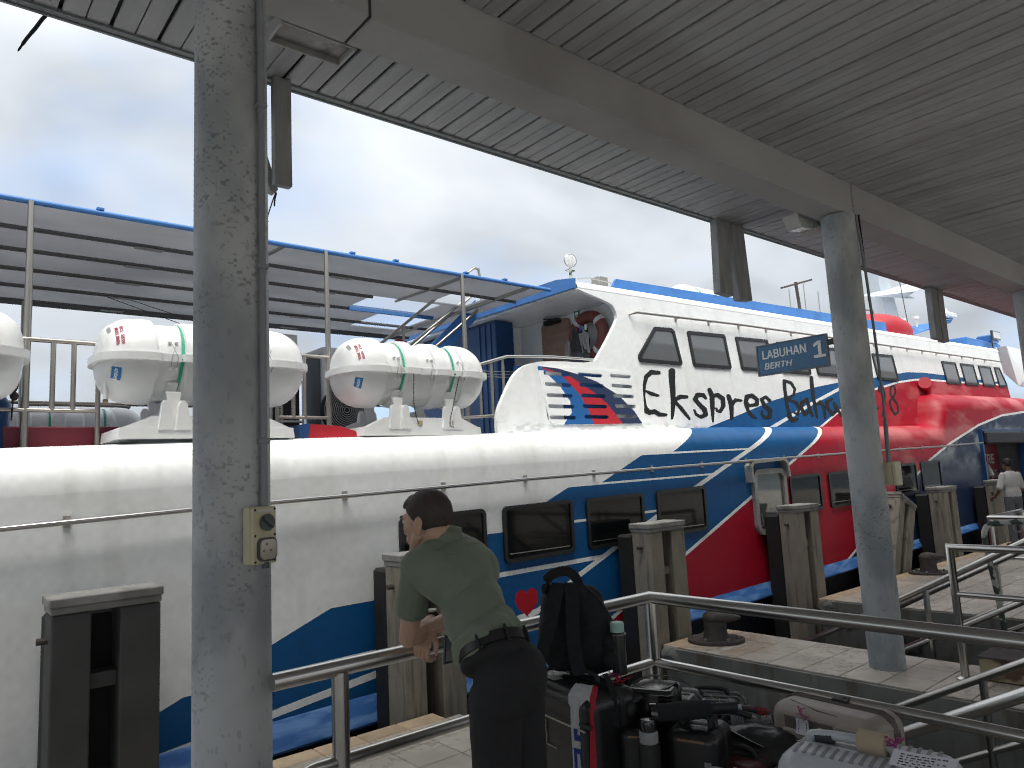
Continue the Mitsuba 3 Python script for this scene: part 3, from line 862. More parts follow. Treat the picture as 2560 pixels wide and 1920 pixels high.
# leave the entrance open
keep = []
for f in hm.faces:
    c = hm.vertices[f].mean(0)
    keep.append(not (ENT[0] < c[0] < ENT[1] and ENT[2] < c[2] < ENT[3] and c[1] < 5.3))
hm = trimesh.Trimesh(hm.vertices, hm.faces[np.array(keep)], process=False)
put(ferry, 'hull', hm, 'hull_paint', smooth=50)
st = []
for x in np.arange(-4, 26.01, 0.5):
    a, b = 0.05 + 0.02 * (x - 2), -0.125 + 0.027 * (x - 2)
    f = 0.012 * max(0.0, x - 18.0)**2
    st.append([(x, YH + 0.01 + f, a + 0.012), (x, YH - 0.012 + f, a), (x, YH - 0.075 + f, b), (x, YH - 0.07 + f, b - 0.018), (x, YH + 0.05 + f, b - 0.03)])
put(ferry, 'rubbing_strake', loft(st), 'strake_paint', smooth=30)
ub = [[(x, YH + 0.05, -0.155 + 0.027 * (x - 2)), (x, YH + 0.09, -0.62), (x, YH + 0.12, -0.7)] for x in np.arange(-4, 26.01, 1.0)]
put(ferry, 'lower_hull', loft(ub), 'black_hull')
put(ferry, 'keel_paint', loft([[(x, YH + 0.12, -0.7), (x, YH + 0.3, -2.6)] for x in (-4, 26)]), 'maroon')
put(ferry, 'deck', box(-4, 6.6, 5.62, 9.9, 1.90, 1.94), 'deck_grey')
put(ferry, 'far_side', box(-4, 26, 9.85, 9.95, -2.6, 2.05), 'white_paint')
put(ferry, 'stern', box(-4.05, -4.0, 5.1, 9.9, -2.6, 1.95), 'white_paint')

# ---- the long side wall of the upper cabin, with its cut-out at the after end
zr = lambda x: 3.85 + 0.02 * (x - 5.8)


def sheared(m, off=0.0):
    v = m.vertices.copy()
    v[:, 1] += KT * (v[:, 2] - 2.1) + 5.45 + off
    return trimesh.Trimesh(v, m.faces, process=False)


cut = smoothline([(4.39, 1.98), (4.41, 2.2), (4.51, 2.39), (4.75, 2.68), (5.09, 2.80), (5.74, 2.83)], 5).tolist() + smoothline([(5.93, 2.86), (6.16, 3.10), (6.385, 3.36), (6.425, 3.45), (6.40, 3.53), (6.31, 3.60), (5.82, 3.70)], 4).tolist()
side = Polygon([tuple(p) for p in cut] + [(5.82, zr(5.8) - 0.13), (20.25, zr(20.25) - 0.13), (20.25, 1.98)]).buffer(0)
hole = rrect(5.07, 6.50, 2.17, 2.71, 0.03)
put(ferry, 'cabin_side', sheared(plate_xz(side.difference(hole), 0.0, 0.05)), 'upper_paint')
slots = []
for c, (a, b) in enumerate(((5.09, 5.47), (5.60, 5.985), (6.115, 6.47))):
    for r in range(5):
        z = 2.675 - 0.1175 * r + 0.013 * c
        slots.append(rrect(a, b, z - 0.021, z + 0.021, 0.0205, 5))
pan = Polygon([(5.03, 2.745), (6.49, 2.765), (6.515, 2.74), (6.55, 2.165), (6.535, 2.152), (5.14, 2.13), (5.09, 2.165), (5.03, 2.62)])
put(ferry, 'vent_grille', sheared(plate_xz(pan.difference(unary_union(slots)), -0.016, -0.001)), 'grille_paint', label='slotted white vent panel with a navy red and blue swoosh')
put(ferry, 'vent_recess', cat(box(5.0, 6.56, 5.86, 5.88, 2.05, 2.8)), 'dark_blue_paint')
for s in (5.3, 6.28):
    put(ferry, 'vent_stiffener', box(s, s + 0.16, 5.62, 5.70, 2.1, 2.8), 'white_paint')
# roof shoulder and roof
rr_ = []
for x in list(np.arange(5.82, 20.3, 0.6)) + [20.3]:
    z1 = zr(x)
    z0 = z1 - 0.13
    y0 = yw(z0) - 0.004
    sec = [(x, y0 + 0.06, z0 - 0.001), (x, y0, z0)]
    for t in np.linspace(0.1, PI / 2, 8):
        sec.append((x, y0 + 0.30 * (1 - math.cos(t)), z0 + 0.135 * math.sin(t)))
    sec.append((x, y0 + 1.8, z1 + 0.06))
    sec.append((x, 9.5, z1 + 0.06))
    rr_.append(sec)
put(ferry, 'cabin_roof', loft(rr_), 'white_paint', smooth=40)
put(ferry, 'roof_edge', cat(hull([(5.79, y, z) for y, z in ((5.66, 3.72), (5.66, 3.83), (5.95, 3.88), (9.5, 3.92), (9.5, 3.74), (5.95, 3.74))] + [(5.815, y, z) for y, z in ((5.66, 3.72), (5.66, 3.83), (5.95, 3.88), (9.5, 3.92), (9.5, 3.74), (5.95, 3.74))])), 'light_blue_paint')
put(ferry, 'porch_ceiling', box(5.83, 6.9, 5.72, 9.5, 3.70, 3.72), 'white_paint')
put(ferry, 'bulkhead', box(6.62, 6.70, 5.65, 9.5, 1.94, 3.69), 'white_paint')
put(ferry, 'locker', box(6.28, 6.619, 7.58, 8.3, 1.94, 3.69, 0.01), 'white_paint')
put(ferry, 'casing', box(5.95, 6.27, 7.33, 9.2, 1.94, 3.69, 0.01), 'dark_blue_paint')
for k in range(3):
    put(ferry, 'casing_rib', box(5.935, 5.949, 7.42 + 0.12 * k, 7.45 + 0.12 * k, 1.95, 3.66), 'dark_blue_paint')
dr_ = put(ferry, 'door', plate_yz(rrect(6.575, 7.115, 1.97, 3.77 - 0.12, 0.07), 6.585, 6.615), 'wood_door', label='worn brown door on the after bulkhead')
put(dr_, 'handle', box(6.565, 6.584, 6.62, 6.66, 2.75, 2.85, 0.005), 'dull_steel')
put(ferry, 'door_lamp', cat(box(6.50, 6.6, 6.72, 7.0, 3.60, 3.66, 0.02), tube([(6.55, 7.1, 3.72), (6.55, 6.75, 3.64)], 0.008, 6)), 'black')
for z0 in (3.44, 3.60):
    put(ferry, 'safety_sign', box(6.610, 6.619, 6.41, 6.50, z0, z0 + 0.115), 'green_sign')
    put(ferry, 'sign_mark', cat(box(6.607, 6.6095, 6.43, 6.48, z0 + 0.045, z0 + 0.085), box(6.607, 6.6095, 6.44, 6.47, z0 + 0.02, z0 + 0.036)), 'white_print')

# ---- upper windows
UW = [[(7.08, 3.37), (7.42, 3.385), (7.47, 3.35), (7.51, 2.93), (7.48, 2.90), (6.70, 2.895), (6.67, 2.93), (6.69, 2.99)]]
for x0, x1 in ((7.745, 8.595), (8.85, 9.69), (9.92, 10.77), (10.99, 11.82), (12.04, 12.93), (13.13, 14.0)):
    z = 2.90 + 0.016 * (x0 - 7.7)
    UW.append([(x0, z + 0.48), (x1 - 0.01, z + 0.505), (x1 + 0.0, z + 0.47), (x1 + 0.005, z + 0.04), (x1 - 0.03, z + 0.01), (x0 + 0.03, z), (x0 + 0.0, z + 0.03)])
for x0, x1 in ((16.37, 17.15), (17.43, 18.23), (18.53, 19.34)):
    z = 3.055 + 0.018 * (x0 - 16.4)
    UW.append([(x0, z + 0.48), (x1 - 0.01, z + 0.495), (x1, z + 0.47), (x1 + 0.01, z + 0.03), (x1 - 0.02, z + 0.012), (x0 + 0.02, z), (x0, z + 0.02)])
UW.append([(19.6, 3.595), (19.98, 3.605), (20.20, 3.20), (20.2, 3.15), (19.65, 3.115), (19.62, 3.14)])
for k, pts in enumerate(UW):
    pg = Polygon(pts).buffer(-0.03).buffer(0.03, quad_segs=5)
    inn = pg.buffer(-0.045)
    w = put(ferry, 'window', sheared(plate_xz(pg.difference(inn), -0.022, -0.001)), 'window_rubber', smooth=False)
    put(w, 'pane', sheared(plate_xz(inn.buffer(0.002), -0.010, -0.001)), 'window_grey')
# ---- lower windows
LWN = [(3.02, 3.88, 0.85)] + [(a, b, z) for a, b, z in ((4.07, 4.93, 0.865), (5.12, 5.97, 0.875), (6.19, 7.06, 0.895), (8.92, 9.74, 0.945), (9.97, 10.80, 0.955), (12.14, 12.98, 1.0), (13.18, 14.02, 1.02))]
for a, b, z in LWN:
    pg = rrect(a, b, z, z + 0.495, 0.055)
    pg = affinity.skew(pg, 0, 1.0, origin=(a, z))
    inn = pg.buffer(-0.035)
    w = put(ferry, 'window', xf(plate_xz(pg.difference(inn), -0.026, -0.001), shift(0, YH, 0)), 'window_rubber')
    put(w, 'pane', xf(plate_xz(inn.buffer(0.002), -0.012, -0.001), shift(0, YH, 0)), 'window_glass')
    put(w, 'slide_bar', xf(box(a + 0.06, b - 0.06, -0.0145, -0.0125, z + 0.075, z + 0.083), shift(0, YH, 0)), 'dull_steel')
# ---- side door with hood
dp = rrect(8.04, 8.80, 0.75, 1.555, 0.13)
sd = put(ferry, 'side_door', xf(plate_xz(dp.difference(dp.buffer(-0.065)), -0.05, -0.001), shift(0, YH, 0)), 'door_frame', label='rounded grey framed side door with a glass pane')
put(sd, 'pane', xf(plate_xz(dp.buffer(-0.063), -0.02, -0.001), shift(0, YH, 0)), 'door_glass')
put(sd, 'handle', xf(tube([(8.14, -0.03, 0.98), (8.14, -0.05, 1.0), (8.16, -0.05, 0.87), (8.16, -0.03, 0.86)], 0.009, 8), shift(0, YH, 0)), 'dull_steel')
hood = Polygon([(7.93, 1.40), (7.93, 1.60), (7.98, 1.66), (8.70, 1.685), (8.80, 1.64), (8.83, 1.44), (8.795, 1.44), (8.765, 1.61), (8.68, 1.65), (8.0, 1.625), (7.965, 1.585), (7.965, 1.40)])
put(sd, 'hood', xf(plate_xz(hood, -0.10, -0.001), shift(0, YH, 0)), 'door_frame')
# ---- name lettering, hand painted
GLYPHS = [[[[6.732,2.728],[6.677,2.609],[6.656,2.486],[6.645,2.379],[6.623,2.296],[6.623,2.287],[6.627,2.279],[6.635,2.273],[6.645,2.269],[6.668,2.269],[6.681,2.259],[6.692,2.255],[6.705,2.254],[6.796,2.268],[6.865,2.241],[6.875,2.237],[6.887,2.236],[7.008,2.243],[7.026,2.246],[7.034,2.251],[7.042,2.262],[7.04,2.272],[7.035,2.276],[7.027,2.279],[6.916,2.288],[6.842,2.323],[6.831,2.327],[6.817,2.328],[6.742,2.315],[6.735,2.316],[6.711,2.337],[6.696,2.346],[6.684,2.384],[6.691,2.487],[6.702,2.521],[6.708,2.525],[6.717,2.526],[6.781,2.494],[6.791,2.491],[6.929,2.479],[6.944,2.483],[6.955,2.491],[6.958,2.496],[6.955,2.505],[6.944,2.51],[6.825,2.537],[6.721,2.556],[6.717,2.559],[6.716,2.562],[6.732,2.608],[6.799,2.706],[6.886,2.752],[7.015,2.757],[7.027,2.759],[7.039,2.763],[7.048,2.769],[7.056,2.776],[7.06,2.784],[7.06,2.791],[7.056,2.798],[7.049,2.803],[7.04,2.806],[6.886,2.812],[6.872,2.809],[6.858,2.804],[6.751,2.742],[6.74,2.735]]],[[[7.222,2.822],[7.215,2.808],[7.192,2.695],[7.178,2.567],[7.159,2.439],[7.098,2.214],[7.105,2.206],[7.119,2.203],[7.134,2.207],[7.146,2.215],[7.2,2.314],[7.227,2.381],[7.232,2.385],[7.239,2.386],[7.246,2.384],[7.381,2.257],[7.453,2.204],[7.465,2.202],[7.472,2.203],[7.485,2.208],[7.491,2.216],[7.491,2.22],[7.445,2.284],[7.37,2.364],[7.28,2.431],[7.278,2.434],[7.284,2.44],[7.356,2.466],[7.497,2.476],[7.508,2.48],[7.517,2.485],[7.524,2.491],[7.528,2.498],[7.528,2.505],[7.525,2.511],[7.519,2.516],[7.509,2.519],[7.358,2.52],[7.344,2.518],[7.331,2.514],[7.281,2.49],[7.274,2.489],[7.269,2.491],[7.267,2.495],[7.29,2.571],[7.313,2.7],[7.354,2.816],[7.355,2.83],[7.348,2.842],[7.335,2.851],[7.318,2.856],[7.297,2.857],[7.275,2.853],[7.254,2.846],[7.236,2.835]]],[[[7.609,2.468],[7.609,2.46],[7.613,2.452],[7.761,2.326],[7.767,2.291],[7.762,2.285],[7.72,2.269],[7.648,2.287],[7.644,2.289],[7.62,2.339],[7.61,2.343],[7.596,2.343],[7.583,2.338],[7.577,2.33],[7.577,2.326],[7.597,2.264],[7.602,2.26],[7.691,2.225],[7.701,2.222],[7.711,2.221],[7.723,2.222],[7.845,2.253],[7.858,2.26],[7.868,2.268],[7.874,2.278],[7.872,2.354],[7.867,2.363],[7.777,2.419],[7.716,2.471],[7.714,2.474],[7.717,2.478],[7.747,2.5],[7.82,2.506],[7.827,2.504],[7.866,2.476],[7.884,2.473],[7.904,2.478],[7.919,2.488],[7.923,2.5],[7.887,2.55],[7.879,2.555],[7.869,2.558],[7.856,2.559],[7.735,2.56],[7.719,2.558],[7.703,2.553],[7.69,2.546],[7.614,2.477]]],[[[7.96,2.604],[7.96,2.595],[7.979,2.514],[7.953,2.395],[7.936,2.262],[7.934,2.185],[7.94,2.179],[7.944,2.178],[7.955,2.178],[7.966,2.182],[7.972,2.189],[8.039,2.35],[8.05,2.354],[8.058,2.351],[8.059,2.326],[8.062,2.321],[8.074,2.315],[8.137,2.302],[8.149,2.301],[8.161,2.303],[8.173,2.306],[8.183,2.311],[8.297,2.394],[8.303,2.404],[8.325,2.508],[8.32,2.517],[8.31,2.523],[8.208,2.569],[8.195,2.573],[8.18,2.573],[8.093,2.559],[8.085,2.56],[8.052,2.625],[8.044,2.631],[8.032,2.634],[8.017,2.635],[8.002,2.633],[7.987,2.628],[7.975,2.622],[7.966,2.613]],[[8.083,2.376],[8.06,2.37],[8.054,2.37],[8.049,2.375],[8.058,2.398],[8.088,2.501],[8.092,2.505],[8.098,2.507],[8.145,2.513],[8.213,2.478],[8.204,2.406],[8.145,2.352],[8.139,2.349],[8.117,2.348],[8.111,2.349],[8.093,2.374]]],[[[8.363,2.534],[8.362,2.524],[8.379,2.429],[8.37,2.337],[8.345,2.227],[8.349,2.221],[8.356,2.216],[8.366,2.213],[8.378,2.212],[8.391,2.213],[8.403,2.216],[8.413,2.222],[8.421,2.228],[8.426,2.236],[8.471,2.339],[8.493,2.412],[8.572,2.463],[8.579,2.464],[8.698,2.466],[8.716,2.473],[8.725,2.484],[8.726,2.489],[8.723,2.494],[8.71,2.5],[8.568,2.512],[8.555,2.51],[8.543,2.506],[8.532,2.501],[8.508,2.484],[8.501,2.482],[8.494,2.482],[8.489,2.485],[8.46,2.554],[8.451,2.56],[8.438,2.564],[8.423,2.565],[8.407,2.563],[8.392,2.558],[8.378,2.551],[8.369,2.543]]],[[[8.743,2.449],[8.742,2.441],[8.772,2.337],[8.776,2.33],[8.843,2.262],[8.851,2.256],[8.862,2.253],[8.97,2.231],[8.977,2.23],[8.99,2.233],[8.996,2.235],[9.002,2.242],[9.001,2.25],[8.92,2.294],[8.857,2.357],[8.852,2.389],[8.856,2.393],[8.864,2.396],[9.059,2.412],[9.074,2.414],[9.09,2.418],[9.102,2.424],[9.112,2.432],[9.118,2.441],[9.145,2.514],[9.145,2.522],[9.141,2.53],[9.027,2.589],[9.013,2.593],[8.997,2.594],[8.98,2.591],[8.846,2.572],[8.828,2.567],[8.812,2.559],[8.801,2.549]],[[8.888,2.511],[8.898,2.516],[8.959,2.528],[8.967,2.527],[9.038,2.496],[9.029,2.466],[9.026,2.462],[9.017,2.459],[8.898,2.441],[8.889,2.442],[8.854,2.468]]],[[[9.164,2.514],[9.164,2.506],[9.205,2.407],[9.307,2.343],[9.31,2.338],[9.286,2.288],[9.277,2.285],[9.221,2.279],[9.215,2.281],[9.183,2.315],[9.187,2.356],[9.185,2.36],[9.176,2.364],[9.162,2.364],[9.15,2.359],[9.145,2.355],[9.115,2.306],[9.117,2.296],[9.157,2.241],[9.174,2.233],[9.185,2.232],[9.317,2.237],[9.334,2.238],[9.349,2.242],[9.363,2.249],[9.373,2.257],[9.442,2.357],[9.443,2.368],[9.438,2.377],[9.427,2.385],[9.309,2.448],[9.27,2.503],[9.27,2.507],[9.278,2.513],[9.312,2.524],[9.323,2.525],[9.384,2.482],[9.395,2.479],[9.409,2.478],[9.424,2.48],[9.437,2.484],[9.45,2.49],[9.459,2.497],[9.464,2.505],[9.465,2.512],[9.461,2.519],[9.369,2.575],[9.347,2.578],[9.334,2.576],[9.19,2.535],[9.178,2.529],[9.17,2.522]]],[[[9.891,2.82],[9.885,2.811],[9.854,2.686],[9.829,2.534],[9.83,2.377],[9.826,2.319],[9.823,2.315],[9.808,2.308],[9.796,2.299],[9.789,2.289],[9.788,2.28],[9.794,2.271],[9.879,2.197],[9.896,2.192],[9.915,2.191],[9.937,2.193],[10.092,2.228],[10.113,2.24],[10.118,2.254],[10.107,2.265],[10.084,2.269],[9.973,2.263],[9.943,2.283],[9.947,2.302],[9.91,2.392],[9.922,2.502],[9.931,2.508],[9.943,2.509],[10.109,2.473],[10.157,2.408],[10.157,2.403],[10.111,2.348],[10.105,2.344],[10.091,2.342],[10.044,2.354],[10.035,2.355],[10.019,2.352],[10.011,2.348],[10.005,2.344],[10.002,2.335],[10.009,2.328],[10.098,2.296],[10.109,2.295],[10.13,2.299],[10.147,2.308],[10.24,2.404],[10.246,2.418],[10.192,2.511],[10.184,2.516],[10.172,2.519],[10.017,2.541],[10.01,2.547],[10.018,2.554],[10.146,2.6],[10.153,2.605],[10.228,2.694],[10.234,2.707],[10.165,2.809],[10.157,2.814],[9.946,2.843],[9.932,2.841],[9.919,2.837],[9.908,2.832]],[[9.952,2.569],[9.939,2.568],[9.932,2.573],[9.951,2.69],[9.974,2.777],[9.979,2.782],[9.99,2.785],[10.087,2.772],[10.152,2.693],[10.095,2.62]]],[[[10.208,2.402],[10.283,2.301],[10.293,2.295],[10.305,2.291],[10.32,2.29],[10.336,2.292],[10.352,2.296],[10.468,2.343],[10.48,2.345],[10.491,2.341],[10.511,2.294],[10.521,2.284],[10.531,2.281],[10.555,2.282],[10.578,2.289],[10.59,2.301],[10.591,2.307],[10.563,2.406],[10.537,2.523],[10.525,2.536],[10.541,2.555],[10.542,2.563],[10.537,2.571],[10.528,2.576],[10.515,2.58],[10.5,2.58],[10.483,2.578],[10.292,2.523],[10.276,2.516],[10.265,2.508],[10.258,2.498],[10.209,2.411]],[[10.358,2.48],[10.365,2.485],[10.425,2.505],[10.437,2.505],[10.444,2.501],[10.442,2.388],[10.434,2.383],[10.372,2.36],[10.363,2.36],[10.357,2.363],[10.316,2.418]]],[[[10.719,2.91],[10.712,2.9],[10.67,2.758],[10.645,2.589],[10.642,2.432],[10.645,2.277],[10.653,2.269],[10.671,2.266],[10.691,2.269],[10.7,2.273],[10.712,2.283],[10.738,2.453],[10.748,2.458],[10.839,2.484],[10.851,2.485],[10.859,2.483],[10.911,2.434],[10.892,2.261],[10.895,2.256],[10.909,2.25],[10.93,2.25],[10.95,2.257],[10.961,2.267],[11.025,2.457],[11.02,2.464],[10.935,2.542],[10.925,2.548],[10.912,2.552],[10.895,2.552],[10.878,2.551],[10.861,2.546],[10.764,2.507],[10.752,2.506],[10.744,2.51],[10.754,2.602],[10.792,2.763],[10.835,2.916],[10.83,2.924],[10.82,2.93],[10.805,2.934],[10.786,2.935],[10.767,2.932],[10.748,2.927],[10.731,2.919]]],[[[11.031,2.529],[11.025,2.419],[11.126,2.313],[11.136,2.307],[11.15,2.303],[11.166,2.302],[11.184,2.304],[11.202,2.308],[11.362,2.37],[11.375,2.372],[11.387,2.369],[11.43,2.303],[11.436,2.3],[11.456,2.296],[11.478,2.3],[11.488,2.304],[11.496,2.309],[11.501,2.32],[11.451,2.423],[11.375,2.532],[11.366,2.537],[11.339,2.541],[11.322,2.539],[11.293,2.53],[11.277,2.515],[11.298,2.407],[11.296,2.402],[11.29,2.398],[11.224,2.375],[11.207,2.375],[11.139,2.441],[11.145,2.516],[11.153,2.52],[11.292,2.557],[11.306,2.563],[11.316,2.57],[11.322,2.578],[11.319,2.592],[11.311,2.597],[11.298,2.601],[11.267,2.6],[11.081,2.556],[11.064,2.552],[11.049,2.546],[11.037,2.538]]],[[[11.482,2.458],[11.485,2.444],[11.583,2.375],[11.603,2.367],[11.632,2.367],[11.647,2.371],[11.74,2.409],[11.757,2.409],[11.763,2.404],[11.68,2.271],[11.669,2.267],[11.512,2.236],[11.502,2.232],[11.49,2.222],[11.492,2.212],[11.508,2.206],[11.53,2.206],[11.733,2.238],[11.746,2.243],[11.76,2.256],[11.855,2.404],[11.863,2.579],[11.859,2.585],[11.851,2.59],[11.827,2.593],[11.798,2.588],[11.777,2.578],[11.766,2.575],[11.633,2.581],[11.601,2.575],[11.576,2.562]],[[11.642,2.522],[11.65,2.527],[11.664,2.529],[11.757,2.527],[11.768,2.521],[11.764,2.468],[11.657,2.427],[11.641,2.429],[11.594,2.467]]],[[[11.977,2.561],[11.971,2.554],[11.918,2.336],[11.928,2.327],[11.948,2.324],[11.96,2.325],[11.983,2.332],[11.996,2.343],[12.066,2.564],[12.054,2.574],[12.029,2.578],[11.999,2.573]]],[[[12.004,2.652],[12.008,2.635],[12.024,2.628],[12.036,2.628],[12.06,2.632],[12.079,2.642],[12.084,2.648],[12.083,2.66],[12.074,2.668],[12.064,2.671],[12.04,2.67],[12.028,2.667],[12.009,2.658]]],[[[12.175,2.557],[12.168,2.549],[12.136,2.434],[12.212,2.343],[12.233,2.335],[12.265,2.335],[12.295,2.344],[12.433,2.418],[12.444,2.421],[12.461,2.421],[12.579,2.381],[12.6,2.378],[12.613,2.379],[12.881,2.454],[12.9,2.463],[12.906,2.473],[12.902,2.478],[12.887,2.484],[12.863,2.484],[12.635,2.422],[12.623,2.42],[12.613,2.422],[12.53,2.45],[12.469,2.558],[12.45,2.565],[12.42,2.565],[12.41,2.569],[12.414,2.577],[12.439,2.587],[12.455,2.601],[12.453,2.614],[12.433,2.621],[12.403,2.62],[12.388,2.616],[12.199,2.569]],[[12.379,2.569],[12.396,2.57],[12.405,2.564],[12.382,2.544],[12.373,2.443],[12.367,2.438],[12.308,2.41],[12.29,2.406],[12.278,2.409],[12.242,2.452],[12.266,2.534],[12.278,2.542]]],[[[13.033,2.787],[13.033,2.781],[13.042,2.773],[13.16,2.732],[13.182,2.729],[13.229,2.737],[13.24,2.734],[13.241,2.724],[13.12,2.52],[12.935,2.335],[12.934,2.331],[12.942,2.323],[12.951,2.321],[12.971,2.322],[12.991,2.327],[12.999,2.332],[13.198,2.52],[13.323,2.729],[13.316,2.872],[13.299,2.878],[13.172,2.896],[13.148,2.895],[13.135,2.891],[13.116,2.882]],[[13.24,2.78],[13.229,2.771],[13.207,2.768],[13.123,2.798],[13.124,2.804],[13.159,2.844],[13.17,2.85],[13.188,2.852],[13.23,2.846],[13.237,2.843]]],[[[13.382,2.604],[13.362,2.473],[13.454,2.354],[13.473,2.348],[13.501,2.348],[13.688,2.401],[13.701,2.406],[13.714,2.416],[13.753,2.562],[13.632,2.667],[13.806,2.792],[13.812,2.911],[13.803,2.918],[13.794,2.92],[13.77,2.919],[13.612,2.892],[13.594,2.883],[13.583,2.871],[13.554,2.858],[13.483,2.73],[13.529,2.669],[13.519,2.662],[13.395,2.615]],[[13.461,2.596],[13.47,2.604],[13.538,2.63],[13.551,2.632],[13.563,2.631],[13.666,2.547],[13.635,2.427],[13.623,2.42],[13.543,2.399],[13.53,2.398],[13.52,2.402],[13.445,2.487]],[[13.56,2.742],[13.63,2.862],[13.641,2.866],[13.712,2.878],[13.731,2.877],[13.734,2.872],[13.731,2.794],[13.726,2.788],[13.622,2.719],[13.603,2.713],[13.584,2.716]]]]
for rings in GLYPHS:
    g_ = Polygon(rings[0], rings[1:]).buffer(0)
    put(ferry, 'name_letter', sheared(plate_xz(g_, -0.0035, -0.0008)), 'letter_black')


# ---- rails along the hull
def hull_rail(pts, r, y_off, bx, plane=None):
    key = put(ferry, 'side_rail', tube(pts, r, 14), 'dull_steel' if r < 0.015 else 'steel', smooth=40)
    P = np.array(pts)
    for x in bx:
        y, z = float(np.interp(x, P[:, 0], P[:, 1])), float(np.interp(x, P[:, 0], P[:, 2]))
        put(key, 'bracket', cat(box(x - 0.009, x + 0.009, y, y + y_off, z - 0.012, z + 0.004), box(x - 0.02, x + 0.02, y + y_off - 0.012, y + y_off - 0.002, z - 0.035, z + 0.035)), 'dull_steel')


RL = [(-4, 1.40), (0.44, 1.48), (1.51, 1.52), (2.56, 1.545), (4.34, 1.595), (7.86, 1.665), (10.64, 1.715), (13.98, 1.765), (16.08, 1.81)]
hull_rail([(x, YH - 0.085, z - 0.004) for x, z in RL], 0.0165, 0.085, [-0.14 + 0.90 * k for k in range(18)])
RU = [(6.68, 3.50), (8.91, 3.565), (13.11, 3.63), (20.1, 3.735)]
hull_rail([(6.64, yw(3.49) - 0.01, 3.485), (6.70, yw(3.5) - 0.085, 3.50)] + [(x, yw(z) - 0.085, z) for x, z in RU[1:]], 0.0145, 0.085, [7.55 + 0.72 * k for k in range(17)])

# ---- exhaust pipe on the bulge
put(ferry, 'exhaust_pipe', xf(cat(lathe([(0.10, 0), (0.115, 0), (0.115, 0.46), (0, 0.46)], 24), lathe([(0.0, 0.05), (0.10, 0.0501)], 24)), shift(15.28, 5.60, 2.86) @ rot((0, 1, 0), -72) @ rot((1, 0, 0), 22)), 'red_paint', smooth=40)

# ---- forward entrance with the red board
ex0, ex1, ez0, ez1 = ENT
put(ferry, 'entrance_recess', cat(box(ex0 - 0.02, ex1 + 0.02, 6.3, 6.34, ez0 - 0.1, 2.2), box(ex0 - 0.05, ex0 - 0.001, 5.07, 6.3, ez0 - 0.1, 2.1), box(ex1 + 0.001, ex1 + 0.05, 5.07, 6.3, ez0 - 0.1, 2.1), box(ex0, ex1, 5.07, 6.3, 2.05, 2.09)), 'deck_grey')
put(ferry, 'entrance_floor', box(ex0, ex1, 5.0, 6.29, ez0 - 0.12, ez0 - 0.02), 'deck_grey')
put(ferry, 'entrance_hood', box(16.25, 18.62, 4.94, 5.2, 1.78, 2.03, 0.03), 'black_hull')
put(ferry, 'entrance_frame', cat(box(16.15, 16.22, 4.99, 5.1, 0.5, 2.03), box(18.62, 18.70, 4.96, 5.1, 0.5, 2.05), box(16.15, 18.70, 4.97, 5.1, 2.031, 2.07)), 'dark_blue_paint')
fb = put(ferry, 'notice_board', box(17.0, 18.45, 5.44, 5.46, 0.85, 1.78), 'dark_red_paint', label='dark red notice board reading FIRE inside the entrance')


def xz_text(s, h, x, z, y, bold=True, sx=1.0):
    m = meshkit.text_mesh(s, h, 0.002, bold)
    v = m.vertices
    return trimesh.Trimesh(np.stack([x + v[:, 0] * sx, y - v[:, 2], z + v[:, 1]], 1), m.faces, process=False)


put(fb, 'lettering', xz_text('FIRE', 0.19, 17.3, 1.38, 5.437, sx=1.5), 'lamp_glass')
put(fb, 'lettering', xz_text('HOSE', 0.16, 17.4, 1.08, 5.437, sx=1.5), 'grey_label')

# ---- front end of the cabin: hollow corner and white fairing
put(ferry, 'front_fairing', hull([(20.75, 5.62, 4.19), (21.3, 5.60, 3.75), (21.6, 5.58, 3.34), (21.1, 5.58, 3.2), (24, 5.8, 3.2), (24, 5.9, 4.3), (21.0, 6.3, 4.22), (24, 6.6, 4.4)]), 'white_paint')
put(ferry, 'front_corner', cat(loft([[(20.26, yw(z), z), (20.40, yw(z) + 0.10, z), (20.6, yw(z) + 0.32, z), (20.85, 6.35, z), (21.5, 6.5, z)] for z in (2.7, 3.3, 3.8, 4.14)])), 'white_paint', smooth=60)
put(ferry, 'front_coaming', cat(box(19.2, 21.6, 5.98, 6.4, 4.14, 4.36, 0.02), box(20.9, 21.45, 5.95, 6.3, 4.361, 4.56, 0.03)), 'light_blue_paint')
fl2 = put(ferry, 'deck_floodlight', cat(box(20.75, 21.35, 5.88, 5.93, 4.42, 4.64, 0.01), box(20.76, 20.79, 5.9, 5.93, 4.2, 4.42)), 'dark_plastic')
put(fl2, 'lens', box(20.80, 21.30, 5.872, 5.879, 4.45, 4.61), 'lamp_lens')
put(ferry, 'roof_coaming', hull([(7.12, 6.30, 4.0), (7.12, 6.34, 4.0), (7.25, 6.30, 4.18), (7.25, 6.34, 4.18), (15.6, 6.30, 4.06), (15.6, 6.34, 4.06), (15.6, 6.30, 4.40), (15.6, 6.34, 4.40)]), 'light_blue_paint')
